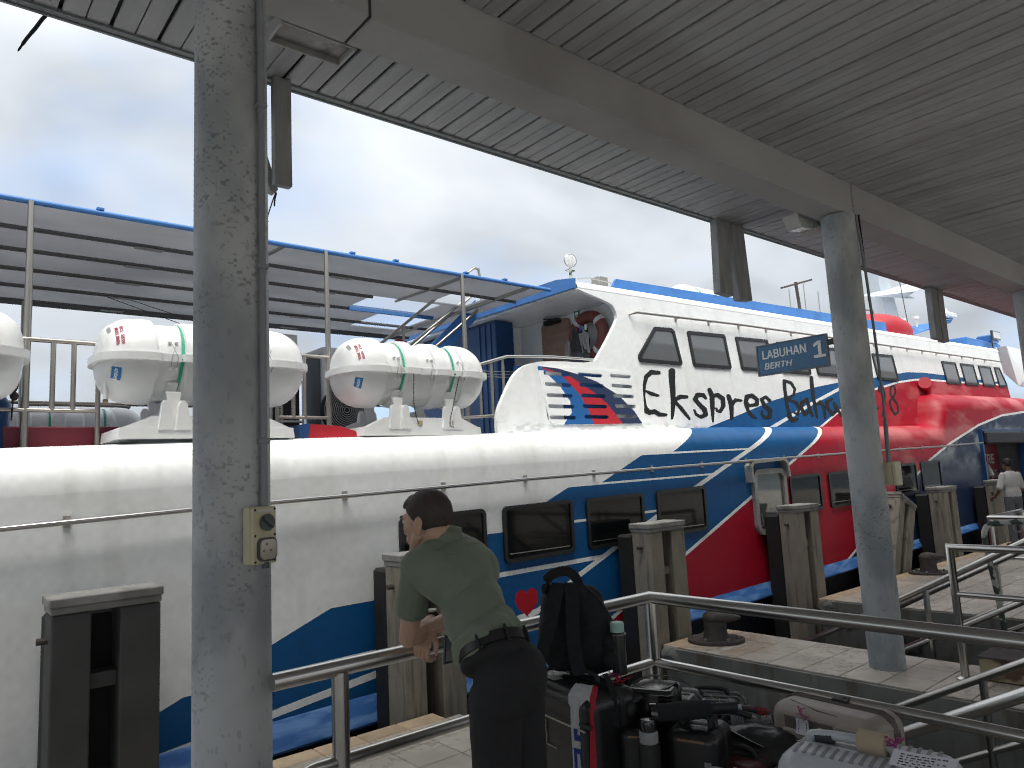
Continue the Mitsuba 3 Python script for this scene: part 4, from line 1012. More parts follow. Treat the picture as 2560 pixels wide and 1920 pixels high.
# ---- mast, radar arms, red dome, aerials on the roof
dome = trimesh.creation.icosphere(3, 1.0)
v = dome.vertices * np.array([1.0, 0.85, 0.48])
put(ferry, 'roof_dome', trimesh.Trimesh(v + np.array([16.9, 7.2, 4.40]), dome.faces), 'red_paint', smooth=True)
put(ferry, 'dome_handle', tube([(16.2, 7.1, 4.78), (16.25, 7.1, 4.93), (16.95, 7.1, 4.98), (17.0, 7.1, 4.85)], 0.02, 8), 'dull_steel')
mast = put(ferry, 'mast', hull([(19.45, 7.8, 4.3), (20.55, 7.8, 4.3), (19.45, 8.2, 4.3), (20.55, 8.2, 4.3), (19.25, 7.88, 7.2), (19.75, 7.88, 7.2), (19.25, 8.12, 7.2), (19.75, 8.12, 7.2)]), 'mast_paint')
put(mast, 'spreader', hull([(18.4, 7.7, 5.62), (18.4, 7.9, 5.70), (20.2, 7.6, 5.78), (20.2, 7.9, 6.02), (22.6, 7.8, 6.62), (22.6, 7.9, 6.68), (20.2, 7.3, 5.9)]), 'mast_paint')
put(mast, 'bracket', hull([(20.3, 7.7, 5.80), (21.1, 7.7, 5.90), (20.9, 8.0, 5.98), (20.3, 8.0, 6.0), (20.5, 7.5, 5.82)]), 'mast_paint')
put(mast, 'hatch', box(19.42, 19.75, 7.845, 7.86, 6.02, 6.6, 0.004), 'mast_paint')
put(ferry, 'radar_arm', hull([(17.2, 6.5, 4.28), (17.2, 6.7, 4.5), (19.9, 6.5, 4.86), (19.9, 6.7, 4.96), (17.2, 6.7, 4.28), (20.1, 6.5, 4.98)]), 'light_blue_paint')
put(ferry, 'arm_lamp', cat(box(19.6, 20.1, 6.4, 6.8, 4.98, 5.10, 0.02), lathe([(0, 0), (0.06, 0), (0.06, 0.12), (0, 0.12)], 12, 'z', (19.75, 6.55, 5.1))), 'white_paint')
for x, y, z0, z1 in ((17.0, 6.5, 4.4, 4.62), (17.75, 6.5, 4.55, 4.75)):
    put(ferry, 'gps_aerial', cat(tube([(x, y, z0), (x, y, z1)], 0.02, 8), lathe([(0, 0), (0.07, 0), (0.06, 0.05), (0, 0.06)], 14, 'z', (x, y, z1))), 'white_paint')
put(ferry, 'whip_aerial', tube([(17.55, 6.6, 4.5), (17.35, 6.6, 5.6), (17.25, 6.6, 6.6)], 0.009, 6), 'iron')
put(ferry, 'signal_mast', cat(tube([(15.45, 8.0, 4.2), (15.28, 8.0, 5.64)], 0.035, 10), tube([(14.63, 8.0, 5.42), (16.03, 8.0, 5.80)], 0.022, 10)), 'iron')
for x, zt in ((14.95, 5.44), (15.62, 5.65), (16.27, 5.55)):
    put(ferry, 'whip_aerial', tube([(x + 0.02, 8.0, 4.2), (x, 8.0, zt)], 0.011, 6), 'dull_steel')
sl = put(ferry, 'searchlight', lathe([(0, 0), (0.05, 0.0), (0.085, 0.03), (0.09, 0.06), (0.085, 0.062), (0.0, 0.055)], 24, 'y', (0, 0, 0)) if False else xf(lathe([(0.0, 0.06), (0.05, 0.05), (0.083, 0.02), (0.088, 0.0), (0.083, -0.004)], 26), shift(6.30, 6.2, 4.26) @ rot((1, 0, 0), -90) @ rot((0, 1, 0), 18)), 'dull_steel', smooth=50)
put(sl, 'lens', xf(lathe([(0, -0.012), (0.05, -0.009), (0.082, 0.0)], 26), shift(6.30, 6.2, 4.26) @ rot((1, 0, 0), -90) @ rot((0, 1, 0), 18)), 'lamp_lens', smooth=True)
put(sl, 'stand', cat(tube([(6.31, 6.22, 3.9), (6.31, 6.22, 4.17)], 0.022, 10), box(6.25, 6.37, 6.2, 6.25, 4.13, 4.145)), 'peeling_paint')
put(ferry, 'roof_fitting', cat(box(6.75, 6.92, 6.15, 6.3, 3.9, 4.12, 0.01), tube([(6.0, 6.0, 3.92), (6.4, 6.0, 4.0), (6.8, 6.0, 3.99)], 0.008, 6)), 'dull_steel')

# ---- after deck: awning on stanchions
AX0, AX1, AY0, AY1, AZ = -4.0, 5.62, 5.90, 9.10, 3.70
sheet = sbox(AX0, AY0, AX1, AY1)
for a, b, c, d in ((4.0, 4.95, 7.10, 7.66), (4.5, 5.25, 7.76, 8.62), (4.74, 5.25, 6.52, 7.03)):
    sheet = sheet.difference(sbox(a, c, b, d))
aw = put(ferry, 'awning', xf(extrude(sheet, 0.012), shift(0, 0, AZ + 0.03)), 'awning')
put(aw, 'edge_tube', tube([(AX0, AY0 - 0.01, AZ + 0.02), (AX1, AY0 - 0.01, AZ + 0.02)], 0.021, 12), 'light_blue_paint', smooth=True)
for k in range(14):
    x = -3.6 + 0.66 * k + 0.1 * math.sin(k * 2.7)
    put(aw, 'clip', box(x, x + 0.05, AY0 - 0.03, AY0 + 0.02, AZ + 0.04, AZ + 0.062, 0.004), 'light_blue_paint')
for k, y in enumerate((6.50, 7.09, 7.70, 8.32, 8.94)):
    cuts = [AX0, AX1] if k not in (1, 2) else [AX0, 4.0 + 0.5 * (k - 1)]
    put(aw, 'purlin', cat(box(cuts[0], cuts[1], y - 0.009, y + 0.009, AZ + 0.008, AZ + 0.029), box(cuts[0], cuts[1], y - 0.003, y + 0.003, AZ - 0.006, AZ + 0.007)), 'awning_bar')
    for x in (-1.9, 1.42 + 0.05 * k, 3.2 + 0.12 * k):
        put(aw, 'splice', box(x, x + 0.22, y - 0.03, y + 0.03, AZ - 0.012, AZ - 0.0055), 'grey_label')
for x in (2.35, 4.30):
    put(aw, 'cross_tube', tube([(x + 0.12, AY0, AZ + 0.01), (x, 7.1, AZ + 0.0)], 0.016, 10), 'dull_steel')
put(aw, 'cross_tube', tube([(5.30, AY0, AZ + 0.01), (5.30, 9.05, AZ + 0.0)], 0.022, 10), 'dull_steel')
put(aw, 'end_strip', box(4.0, 5.2, 7.66, 7.70, AZ - 0.01, AZ + 0.05), 'light_blue_paint')
put(aw, 'far_edge', tube([(AX0, AY1, AZ + 0.01), (AX1, AY1, AZ + 0.02)], 0.016, 10), 'awning_bar')
for x in (-2.2, 0.62, 2.85, 4.36):
    put(aw, 'stanchion', tube([(x, 5.87, 1.93), (x, 5.87, 3.05), (x - 0.004, 5.87, AZ + 0.02)], [0.024, 0.024, 0.019], 14), 'dull_steel', smooth=40)
for x in (0.9, 3.4):
    put(aw, 'stanchion', tube([(x, 8.9, 1.93), (x, 8.9, AZ)], 0.02, 10), 'dull_steel', smooth=40)
for a, b in (((1.55, 8.2, 3.66), (2.3, 6.6, 2.95)), ((1.75, 8.2, 3.66), (2.45, 6.6, 3.0))):
    put(aw, 'guy_wire', tube([a, b], 0.004, 5), 'iron')


def deck_rail(x0, x1, zt, zb, bal, end=False, y=5.86):
    k = put(ferry, 'deck_rail', tube([(x0, y, zt), (x1, y, zt)], 0.017, 12), 'dull_steel', smooth=40)
    put(k, 'lower_bar', tube([(x0, y, zb), (x1, y, zb)], 0.015, 12), 'dull_steel', smooth=40)
    for b in bal:
        lo = 1.93 if b in (x0, x1) else zb
        put(k, 'baluster', tube([(b, y, lo), (b, y, zt)], 0.017, 12), 'dull_steel', smooth=40)


deck_rail(0.62, 1.055, 2.725, 2.235, (0.775, 0.90, 1.055))
deck_rail(-2.2, 0.62, 2.725, 2.235, (-1.6, -1.0, -0.4, 0.2))
deck_rail(2.38, 2.85, 2.745, 2.21, (2.38, 2.52, 2.62))
put(ferry, 'hook_rail', tube(smoothline([(1.075, 5.86, 2.6), (1.075, 5.86, 2.68), (1.10, 5.86, 2.715), (1.16, 5.86, 2.72), (2.3, 5.86, 2.74)], 5), 0.016, 12), 'dull_steel', smooth=40)
put(ferry, 'hook_rail', tube(smoothline([(2.88, 5.86, 2.62), (2.88, 5.86, 2.70), (2.91, 5.86, 2.74), (2.98, 5.86, 2.745), (4.2, 5.86, 2.77)], 5), 0.016, 12), 'dull_steel', smooth=40)
pr = put(ferry, 'deck_rail', tube([(4.05, 5.62, 2.64), (4.32, 5.60, 2.73), (4.68, 5.60, 2.835), (5.3, 5.6, 2.875), (5.98, 5.6, 2.885)], 0.018, 12), 'steel', smooth=40)
put(pr, 'lower_bar', tube([(4.05, 5.61, 2.20), (4.6, 5.6, 2.235)], 0.015, 12), 'dull_steel', smooth=40)
for x, zt in ((4.10, 2.65), (4.33, 2.73), (4.48, 2.77), (4.63, 2.82)):
    put(pr, 'baluster', tube([(x, 5.61, 2.20), (x, 5.61, zt)], 0.015, 12), 'dull_steel', smooth=40)
put(pr, 'wires', cat(*[tube([(4.4, 5.9, 2.72 - 0.03 * k), (5.9, 5.9, 2.76 - 0.03 * k)], 0.003, 5) for k in range(3)]), 'dull_steel', kind='stuff')
# steps up to the roof
stp = put(ferry, 'roof_steps', hull([(4.55, 7.32, 2.95), (4.72, 7.32, 2.8), (5.62, 7.32, 3.92), (5.68, 7.32, 3.72), (4.55, 7.30, 2.95), (4.72, 7.30, 2.8), (5.62, 7.30, 3.92), (5.68, 7.30, 3.72)]), 'light_blue_paint')
put(stp, 'hand_rail', tube([(3.75, 6.95, 2.95), (5.22, 6.95, 4.12), (5.36, 6.95, 4.22), (5.42, 6.95, 4.21), (5.44, 6.95, 4.1), (5.44, 6.95, 3.75)], 0.017, 10), 'dull_steel', smooth=40)
put(stp, 'hand_rail', tube([(4.35, 7.1, 3.10), (5.25, 7.1, 3.80)], 0.017, 10), 'dull_steel', smooth=40)
put(stp, 'hand_rail', tube([(4.5, 7.35, 3.10), (5.6, 7.35, 3.98)], 0.017, 10), 'dull_steel', smooth=40)
put(stp, 'hand_rail', tube([(4.66, 7.0, 3.1), (5.42, 7.0, 3.70)], 0.017, 10), 'dull_steel', smooth=40)
put(stp, 'post', tube([(4.30, 6.95, 1.95), (4.30, 6.95, 3.38)], 0.017, 10), 'dull_steel', smooth=40)
put(stp, 'red_bar', tube([(3.95, 7.0, 2.95), (4.25, 7.0, 3.22), (4.35, 7.0, 3.2), (4.4, 7.0, 3.12)], 0.02, 10), 'red_paint', smooth=40)
put(ferry, 'hatch_coaming', box(-4.0, 1.34, 5.92, 7.4, 1.90, 2.13, 0.01), 'dark_red_paint')
rw = put(ferry, 'deck_fairing', hull([(x, y, z) for y in (5.42, 5.62) for x, z in ((2.47, 2.115), (2.72, 2.10), (2.86, 2.06), (2.9, 1.99), (2.44, 1.96))]), 'red_paint', label='low red fairing with a navy end on the deck edge')
put(rw, 'navy_end', hull([(x, y, z) for y in (5.418, 5.622) for x, z in ((2.36, 2.105), (2.468, 2.12), (2.438, 1.96), (2.40, 1.96))]), 'dark_blue_paint')
fr = put(ferry, 'far_rail', tube([(-4, 9.75, 2.73), (3.5, 9.75, 2.73)], 0.02, 10), 'iron', smooth=True)
for k in range(9):
    put(fr, 'post', tube([(-3.6 + 0.85 * k, 9.75, 1.95), (-3.6 + 0.85 * k, 9.75, 2.73)], 0.018, 8), 'iron')
put(fr, 'inner_bar', tube(smoothline([(1.0, 9.6, 2.5), (1.02, 9.6, 2.66), (1.1, 9.6, 2.69), (1.96, 9.6, 2.69), (2.05, 9.6, 2.65), (2.08, 9.6, 2.5)], 4), 0.018, 8), 'iron', smooth=True)


# ================================================================ life raft canisters and cradles
def prof():
    P = [(0, 0), (0.004, 0.09), (0.012, 0.15), (0.030, 0.200), (0.058, 0.238), (0.098, 0.268), (0.145, 0.290), (0.20, 0.302), (0.30, 0.306), (0.32, 0.303), (0.330, 0.282), (0.34, 0.274), (0.50, 0.274), (0.506, 0.279), (0.516, 0.300), (0.62, 0.303), (0.634, 0.300), (0.644, 0.279), (0.65, 0.274)]
    L = 1.44
    P += [(L - x, r) for x, r in reversed(P)]
    a = P[:19] + [(0.80, 0.274), (0.806, 0.279), (0.816, 0.300), (0.92, 0.303), (0.934, 0.300), (0.944, 0.279), (0.95, 0.274)] + [(L - x, r) for x, r in reversed(P[:12])]
    return np.array(a), L


CP, CL = prof()


def shell(lo, hi, n=26):
    ang = np.linspace(lo, hi, n)
    rows = [[(x, -r * math.cos(t), r * math.sin(t)) for t in ang] for x, r in CP]
    return loft(rows, flip=True)


def rim():
    poly = Polygon(list(CP) + [(x, -r) for x, r in reversed(CP)]).buffer(0.034, quad_segs=4)
    m = extrude(poly, 0.052)
    return xf(m, shift(0, 0, -0.032))


def on_dome(txt, h, ang0, s0, lift=0.003, sx=1.0, mirror=False):
    """lettering laid on the after dome: runs round the axis, s is the distance from the tip along the profile"""
    m = meshkit.text_mesh(txt, h, 0.002, True)
    d = np.r_[0, np.cumsum(np.hypot(*np.diff(CP, axis=0).T))]
    v = m.vertices
    s = s0 - v[:, 1]
    x, r = np.interp(s, d, CP[:, 0]), np.interp(s, d, CP[:, 1])
    t = ang0 - v[:, 0] * sx / 0.26
    rr = r + lift + v[:, 2]
    return trimesh.Trimesh(np.stack([x - 0.4 * (lift + v[:, 2]), -rr * np.cos(t), rr * np.sin(t)], 1), m.faces, process=False)


def dome_patch(a0, a1, s0, s1, lift=0.002):
    d = np.r_[0, np.cumsum(np.hypot(*np.diff(CP, axis=0).T))]
    rows = []
    for s in np.linspace(s0, s1, 6):
        x, r = np.interp(s, d, CP[:, 0]), np.interp(s, d, CP[:, 1]) + lift
        rows.append([(x - 0.5 * lift, -r * math.cos(t), r * math.sin(t)) for t in np.linspace(a0, a1, 6)])
    return loft(rows, flip=True)


def strap(x, a0=-2.2, a1=PI * 1.1, r=0.2845, w=0.022, skew=0.0):
    rows = []
    for t in np.linspace(a0, a1, 30):
        k = x + skew * (t - 0.6)
        bulge = 0.04 * math.exp(-(t / 0.09)**2)
        q = r + bulge
        rows.append([(k - w / 2, -q * math.cos(t), q * math.sin(t)), (k + w / 2, -q * math.cos(t), q * math.sin(t))])
    return loft(rows)


up_, lo_, rim_ = shell(0.0, PI), shell(-PI, 0.0), rim()


def canister(x, y, z, label, detail=True, yaw=0.0, sc=1.0):
    t = thing('life_raft_canister', label, 'life raft', 'white life raft canisters on the ferry')
    M = shift(x, y, z) @ rot((0, 0, 1), yaw) @ np.diag([sc, 1, 1, 1])
    put(t, 'upper_shell', xf(up_, M), 'raft_white', smooth=24)
    put(t, 'lower_shell', xf(lo_, M), 'raft_white', smooth=24)
    put(t, 'rim', xf(rim_, M), 'raft_white', smooth=30)
    for sx_ in (0.50, 1.02):
        put(t, 'strap', xf(strap(sx_, skew=0.02), M), 'green_strap', smooth=True, label='green strap round the canister')
    if detail:
        for sx_ in (0.43, 0.77, 1.10):
            for zz in (0.11, -0.075):
                for dx in (-0.022, 0.022):
                    rr = 0.283 * math.cos(math.asin(zz / 0.283))
                    put(t, 'button', xf(xf(trimesh.creation.icosphere(1, 0.013), shift(sx_ + dx, -rr, zz)), M), 'raft_white', smooth=True)
            put(t, 'lashing', xf(cat(*[tube([(sx_ - 0.02 * s, -0.285, 0.105), (sx_ + 0.02 * s, -0.322, 0.0), (sx_ + 0.018 * s, -0.29, -0.07)], 0.0022, 4) for s in (-1, 1)]), M), 'grey_label')
        put(t, 'date_lettering', xf(on_dome('NEXT INSP', 0.021, 0.86, 0.300, sx=1.0), M), 'red_print')
        put(t, 'date_lettering', xf(on_dome('OCT  2026', 0.021, 0.86, 0.332, sx=1.0), M), 'red_print')
        put(t, 'plate_label', xf(dome_patch(1.10, 0.80, 0.225, 0.255), M), 'grey_label', smooth=True)
        put(t, 'sticker', xf(dome_patch(-0.32, -0.66, 0.25, 0.315), M), 'sticker_blue', smooth=True, label='blue sticker on the lower dome')
        put(t, 'sticker_lettering', xf(on_dome('KEISHA', 0.020, -0.355, 0.293, lift=0.004, sx=0.85), M), 'white_print')
        put(t, 'tie_rope', xf((tube(smoothline([(0.56, -0.33, 0.0), (0.57, -0.30, -0.3), (0.60, -0.31, -0.47)]), 0.004, 5)), M), 'black')
        put(t, 'tie_rope', xf((tube(smoothline([(1.04, -0.33, -0.03), (0.98, -0.30, -0.3), (0.93, -0.31, -0.46), (0.97, -0.31, -0.50)]), 0.004, 5)), M), 'black')
    return t


canister(2.78, 5.58, 2.575, 'white life raft canister with red inspection date, right of the nearest column')
canister(0.985, 5.58, 2.560, 'white life raft canister partly hidden behind the nearest column')
canister(-0.87, 5.58, 2.545, 'white life raft canister cut by the left edge of the picture')
canister(0.68, 9.25, 2.33, 'dim white life raft canister on the far side of the deck', detail=False)
canister(10.75, 8.0, 4.70, 'white life raft canister up on the ferry roof', detail=False)


def cradle(x, z, label):
    t = thing('raft_cradle', label, 'cradle', 'white cradles under the life rafts')
    y0, y1 = 5.30, 5.88
    put(t, 'base', hull([(x + a, y, z + h) for a, h in ((0.09, 0.0), (1.30, 0.0), (0.10, 0.075), (1.29, 0.075)) for y in (y0, y1)]), 'raft_white')
    for yy in (y0 + 0.01, y1 - 0.05):
        put(t, 'web', hull([(x + a, y, z + h) for a, h in ((0.12, 0.076), (0.30, 0.155), (1.09, 0.155), (1.27, 0.076)) for y in (yy, yy + 0.04)]), 'raft_white')
    for k, xx in enumerate((0.44, 0.98)):
        for s in (-0.055, 0.055):
            for yy in (y0 - 0.012, y1 - 0.03):
                pg = Polygon([(xx + s - 0.05, z + 0.06), (xx + s + 0.05, z + 0.06), (xx + s + 0.026, z + 0.235), (xx + s + 0.01, z + 0.262), (xx + s - 0.014, z + 0.262), (xx + s - 0.028, z + 0.235)])
                put(t, 'lug', xf(plate_xz(pg, yy, yy + 0.045), shift(x, 0, 0)), 'raft_white')
        for yy, sg_ in ((y0 + 0.02, -1), (y1 - 0.06, 1)):
            put(t, 'saddle_arm', hull([(x + xx + a, yy + b, z + h) for a, b, h in ((-0.018, 0, 0.15), (0.018, 0, 0.15), (-0.018, 0.03, 0.15), (0.018, 0.03, 0.15), (-0.05, -0.01 * sg_, 0.32), (0.05, -0.01 * sg_, 0.32), (-0.05, 0.035, 0.33), (0.05, 0.035, 0.33))]), 'raft_white')
        put(t, 'saddle_band', xf(strap(xx, -2.5, -0.62, 0.288, 0.07), shift(x, 5.58, z + 0.56)), 'raft_white', smooth=True)
    for s in (0.62, 0.94):
        put(t, 'shackle', box(x + s, x + s + 0.04, y0 - 0.01, y0 + 0.008, z + 0.09, z + 0.13, 0.004), 'rust')


cradle(2.78, 2.012, 'white cradle under the life raft right of the nearest column')
cradle(0.985, 1.998, 'white cradle under the life raft behind the nearest column')
cradle(-0.87, 1.98, 'white cradle under the life raft at the left edge')
ls = thing('light_stick', 'white tube light hanging on a cord from the second life raft', 'light')
put(ls, 'tube', lathe([(0, 0), (0.014, 0), (0.014, 0.14), (0.008, 0.165), (0, 0.165)], 12, 'z', (1.03, 5.47, 2.275)), 'raft_white', smooth=40)
put(ls, 'cap', lathe([(0, 0), (0.017, 0), (0.017, 0.02), (0, 0.02)], 12, 'z', (1.03, 5.47, 2.255)), 'rust')
put(ls, 'cord', tube([(1.035, 5.47, 2.44), (1.035, 5.47, 2.54)], 0.004, 6), 'red_print')
one('hanging_pouch', 'black pouch hanging on the stanchion at the left edge', 'pouch', cat(xf(trimesh.creation.icosphere(2, 1), shift(0.555, 5.83, 2.415) @ np.diag([0.024, 0.03, 0.065, 1])), xf(trimesh.creation.icosphere(2, 1), shift(0.555, 5.83, 2.325) @ np.diag([0.026, 0.03, 0.03, 1])), tube([(0.55, 5.83, 2.47), (0.55, 5.83, 2.55)], 0.006, 6), tube([(0.548, 5.83, 2.3), (0.545, 5.84, 2.16)], 0.006, 6)), 'black', smooth=True)
dm = thing('drum', 'dark blue plastic drum on deck below the leftmost life raft', 'drum')
put(dm, 'body', lathe([(0, 0), (0.19, 0), (0.2, 0.05), (0.195, 0.2), (0.2, 0.35), (0.17, 0.4), (0, 0.4)], 26, 'z', (0.36, 6.05, 1.94)), 'dark_blue_paint', smooth=40)

# lifebuoy with clothes, on the after bulkhead
lb = thing('lifebuoy', 'orange lifebuoy hanging on the white bulkhead behind the cabin opening', 'lifebuoy')
put(lb, 'ring', xf(as_mesh(m3.Manifold.revolve(m3.CrossSection.circle(0.075, 20).translate((0.25, 0)), 40)), shift(6.52, 6.18, 3.31) @ rot((0, 1, 0), 90)), 'buoy_orange', smooth=True)
for a in (45, 135, 225, 315):
    ca, sa = math.cos(math.radians(a)), math.sin(math.radians(a))
    put(lb, 'band', xf(as_mesh(m3.Manifold.revolve(m3.CrossSection.circle(0.078, 18).translate((0.25, 0)), 40, 12)), shift(6.52, 6.18, 3.31) @ rot((0, 1, 0), 90) @ rot((0, 0, 1), a)), 'raft_white', smooth=True)


def rag(w, h, seed, x, y, z, lean=0.0, amp=0.03, taper=1.0):
    rows = []
    for j in range(18):
        v = j / 17
        row = []
        for i in range(14):
            u = i / 13 - 0.5
            ww = w * (1 + (taper - 1) * v)
            d = amp * (math.sin(u * 17 + seed + 2 * v) + 0.6 * math.sin(u * 9 + v * 6 + seed * 2))
            row.append((x + d, y + u * ww + lean * v, z - v * h - 0.03 * math.cos(u * 7 + seed)))
        rows.append(row)
    return loft(rows)


cl = thing('hanging_clothes', 'grey clothes and bags hung in front of the orange lifebuoy', 'clothes')
put(cl, 'jacket', rag(0.30, 0.28, 1.0, 6.40, 6.20, 3.40, 0.02, 0.02), 'cloth_dark', smooth=True)
put(cl, 'trousers', rag(0.22, 0.34, 2.2, 6.42, 6.24, 3.22, 0.03, 0.02, 1.7), 'cloth_grey' if False else 'trouser_grey', smooth=True)
mat('trouser_grey', (0.12, 0.125, 0.135), 0.9)
put(cl, 'shirt', rag(0.13, 0.26, 3.1, 6.38, 6.13, 3.36, -0.01, 0.02), 'cloth_grey', smooth=True)
put(cl, 'sleeve', rag(0.08, 0.24, 4.1, 6.38, 6.42, 3.28, 0.05, 0.015), 'cloth_grey', smooth=True)
for yy, m_ in ((6.24, 'red_print'), (6.17, 'sticker_blue'), (6.08, 'white_print')):
    put(cl, 'peg', box(6.36, 6.375, yy - 0.014, yy + 0.014, 3.36, 3.43, 0.003), m_)
# things on the after deck
cb = thing('cabinet', 'tall white cabinet on the after deck of the ferry', 'cabinet')
put(cb, 'body', box(2.95, 3.50, 8.0, 8.6, 1.94, 3.40, 0.01), 'white_paint')
for k in range(5):
    put(cb, 'louvre', box(3.02, 3.44, 7.985, 7.998, 2.1 + 0.055 * k, 2.13 + 0.055 * k), 'white_paint')
ac = thing('air_conditioner', 'white outdoor air conditioner on the after deck, left of the right life raft', 'air conditioner')
put(ac, 'case', box(3.62, 4.25, 7.6, 8.1, 1.95, 3.2, 0.01), 'white_paint')
put(ac, 'side_vent', box(3.60, 3.618, 7.66, 8.0, 2.0, 3.12), 'awning_bar')
for zz in (2.9, 2.35):
    put(ac, 'fan_guard', cat(*[tube(arc((3.98, 7.585, zz), r_, 0, 2 * PI, 22)[:-1], 0.005, 5, closed=True) for r_ in (0.06, 0.11, 0.16, 0.21)]), 'iron')
fan = thing('deck_fan', 'round wire guarded fan standing behind the right life raft', 'fan')
for r_ in np.arange(0.03, 0.26, 0.022):
    put(fan, 'guard_ring', tube(arc((3.55, 6.9, 2.40), r_, 0, 2 * PI, 30)[:-1], 0.004, 5, closed=True), 'grey_label')
put(fan, 'back_plate', xf(lathe([(0, 0), (0.25, 0), (0.25, 0.06), (0, 0.06)], 30, 'y'), shift(3.55, 6.95, 2.40)), 'black')
put(fan, 'stand', box(3.35, 3.75, 6.93, 7.0, 1.95, 2.13), 'iron')
bx_ = thing('machine_box', 'dark steel frame with machinery on the after deck', 'machine')
put(bx_, 'frame', cat(*[tube([(x, 7.2, 1.95), (x, 7.2, 2.72)], 0.014, 8) for x in (2.75, 2.86, 2.97, 3.2)] + [tube([(2.75, 7.2, 2.72), (3.2, 7.2, 2.72)], 0.014, 8), tube([(2.75, 7.2, 2.3), (3.2, 7.2, 2.3)], 0.014, 8)]), 'dull_steel')
put(bx_, 'core', box(2.8, 3.3, 7.5, 7.9, 1.95, 2.75, 0.02), 'black')

# ================================================================ people
mat('skin', tone((0.47, 0.295, 0.215), 0.88, 1.1, 14.0), 0.5, spec=0.35)
mat('skin_dark', tone((0.20, 0.11, 0.075), 0.88, 1.1, 14.0), 0.5)


def shirt_tex(p, n, uv):
    w = noise(p.x * 420, p.y * 420, p.z * 420)
    a = fbm(p.x * 6, p.y * 6, p.z * 6, octaves=2)
    return mi.Color3f(0.150, 0.178, 0.132) * (0.86 + 0.16 * a + 0.12 * w)


def hair_bump(p, n, uv):
    return noise(p.x * 160, p.y * 160, p.z * 420)


mat('shirt_green', proc(shirt_tex), 0.9, sheen=0.3)
mat('trousers_black', tone((0.012, 0.012, 0.014), 0.8, 1.2, 20.0), 0.85, sheen=0.2)
mat('belt_black', (0.012, 0.012, 0.013), 0.35)
mat('hair_black', (0.012, 0.011, 0.011), 0.5, bump=proc(hair_bump, 0.0008), bscale=0.004)
mat('hair_fade', tone((0.038, 0.028, 0.024), 0.7, 1.2, 60.0), 0.7)
mat('nail', (0.42, 0.27, 0.22), 0.3)
mat('white_cloth', tone((0.55, 0.55, 0.54), 0.9, 1.05, 6.0), 0.9)


def bones(segs, n=18):
    """union of tapered bones: (p0, r0, p1, r1)"""
    out = []
    for p0, r0, p1, r1 in segs:
        a = m3.Manifold.sphere(r0, n).translate(tuple(float(v) for v in p0))
        b = m3.Manifold.sphere(r1, n).translate(tuple(float(v) for v in p1))
        out.append(m3.Manifold.batch_hull([a, b]))
    return m3.Manifold.batch_boolean(out, m3.OpType.Add)


def ell(c, axes, n=22):
    """ellipsoid: axes is three vectors"""
    s = m3.Manifold.sphere(1.0, n)
    A = np.array(axes, float).T
    return s.transform(np.hstack([A, np.array(c, float)[:, None]]))


def soften(man, edge, it=10, lam=0.5, nu=0.53):
    m = as_mesh(man.refine_to_length(edge))
    m.merge_vertices()
    trimesh.smoothing.filter_taubin(m, lamb=lam, nu=nu, iterations=it)
    return m


def unit(v):
    v = np.array(v, float)
    return v / np.linalg.norm(v)


def head_solid(c, f, u, k=1.0):
    """skull, face, ears round the centre c; f faces forward, u is up"""
    c, f, u = np.array(c, float), unit(f), unit(u)
    u = unit(u - f * (u @ f))
    s = np.cross(u, f)  # to the person's left
    P = lambda a, b, d: c + k * (a * f + b * s + d * u)
    E3 = lambda a, b, d: (k * a * f, k * b * s, k * d * u)
    parts = [ell(P(-0.014, 0, 0.022), E3(0.094, 0.074, 0.086)), ell(P(0.028, 0, -0.02), E3(0.066, 0.064, 0.088)),
             bones([(P(0.02, 0.045, -0.06), 0.024 * k, P(0.072, 0.012, -0.102), 0.018 * k), (P(0.02, -0.045, -0.06), 0.024 * k, P(0.072, -0.012, -0.102), 0.018 * k), (P(0.072, 0.012, -0.102), 0.018 * k, P(0.072, -0.012, -0.102), 0.018 * k)]),
             bones([(P(0.055, 0.03, -0.022), 0.030 * k, P(0.055, -0.03, -0.022), 0.030 * k), (P(0.062, 0.02, -0.065), 0.026 * k, P(0.062, -0.02, -0.065), 0.026 * k), (P(0.07, 0.03, 0.018), 0.016 * k, P(0.07, -0.03, 0.018), 0.016 * k)]),
             bones([(P(0.086, 0, 0.004), 0.008 * k, P(0.104, 0, -0.034), 0.011 * k)]), bones([(P(0.085, 0.014, -0.072), 0.007 * k, P(0.085, -0.014, -0.072), 0.007 * k)])]
    for b in (1, -1):
        parts.append(ell(P(-0.012, 0.076 * b, -0.022), (k * (0.017 * f + 0.006 * s * b), k * 0.009 * (s * b - 0.5 * f), k * (0.031 * u - 0.008 * f))))
        parts.append(ell(P(-0.008, 0.074 * b, -0.045), E3(0.010, 0.008, 0.012)))
    return m3.Manifold.batch_boolean(parts, m3.OpType.Add), P, (f, s, u)


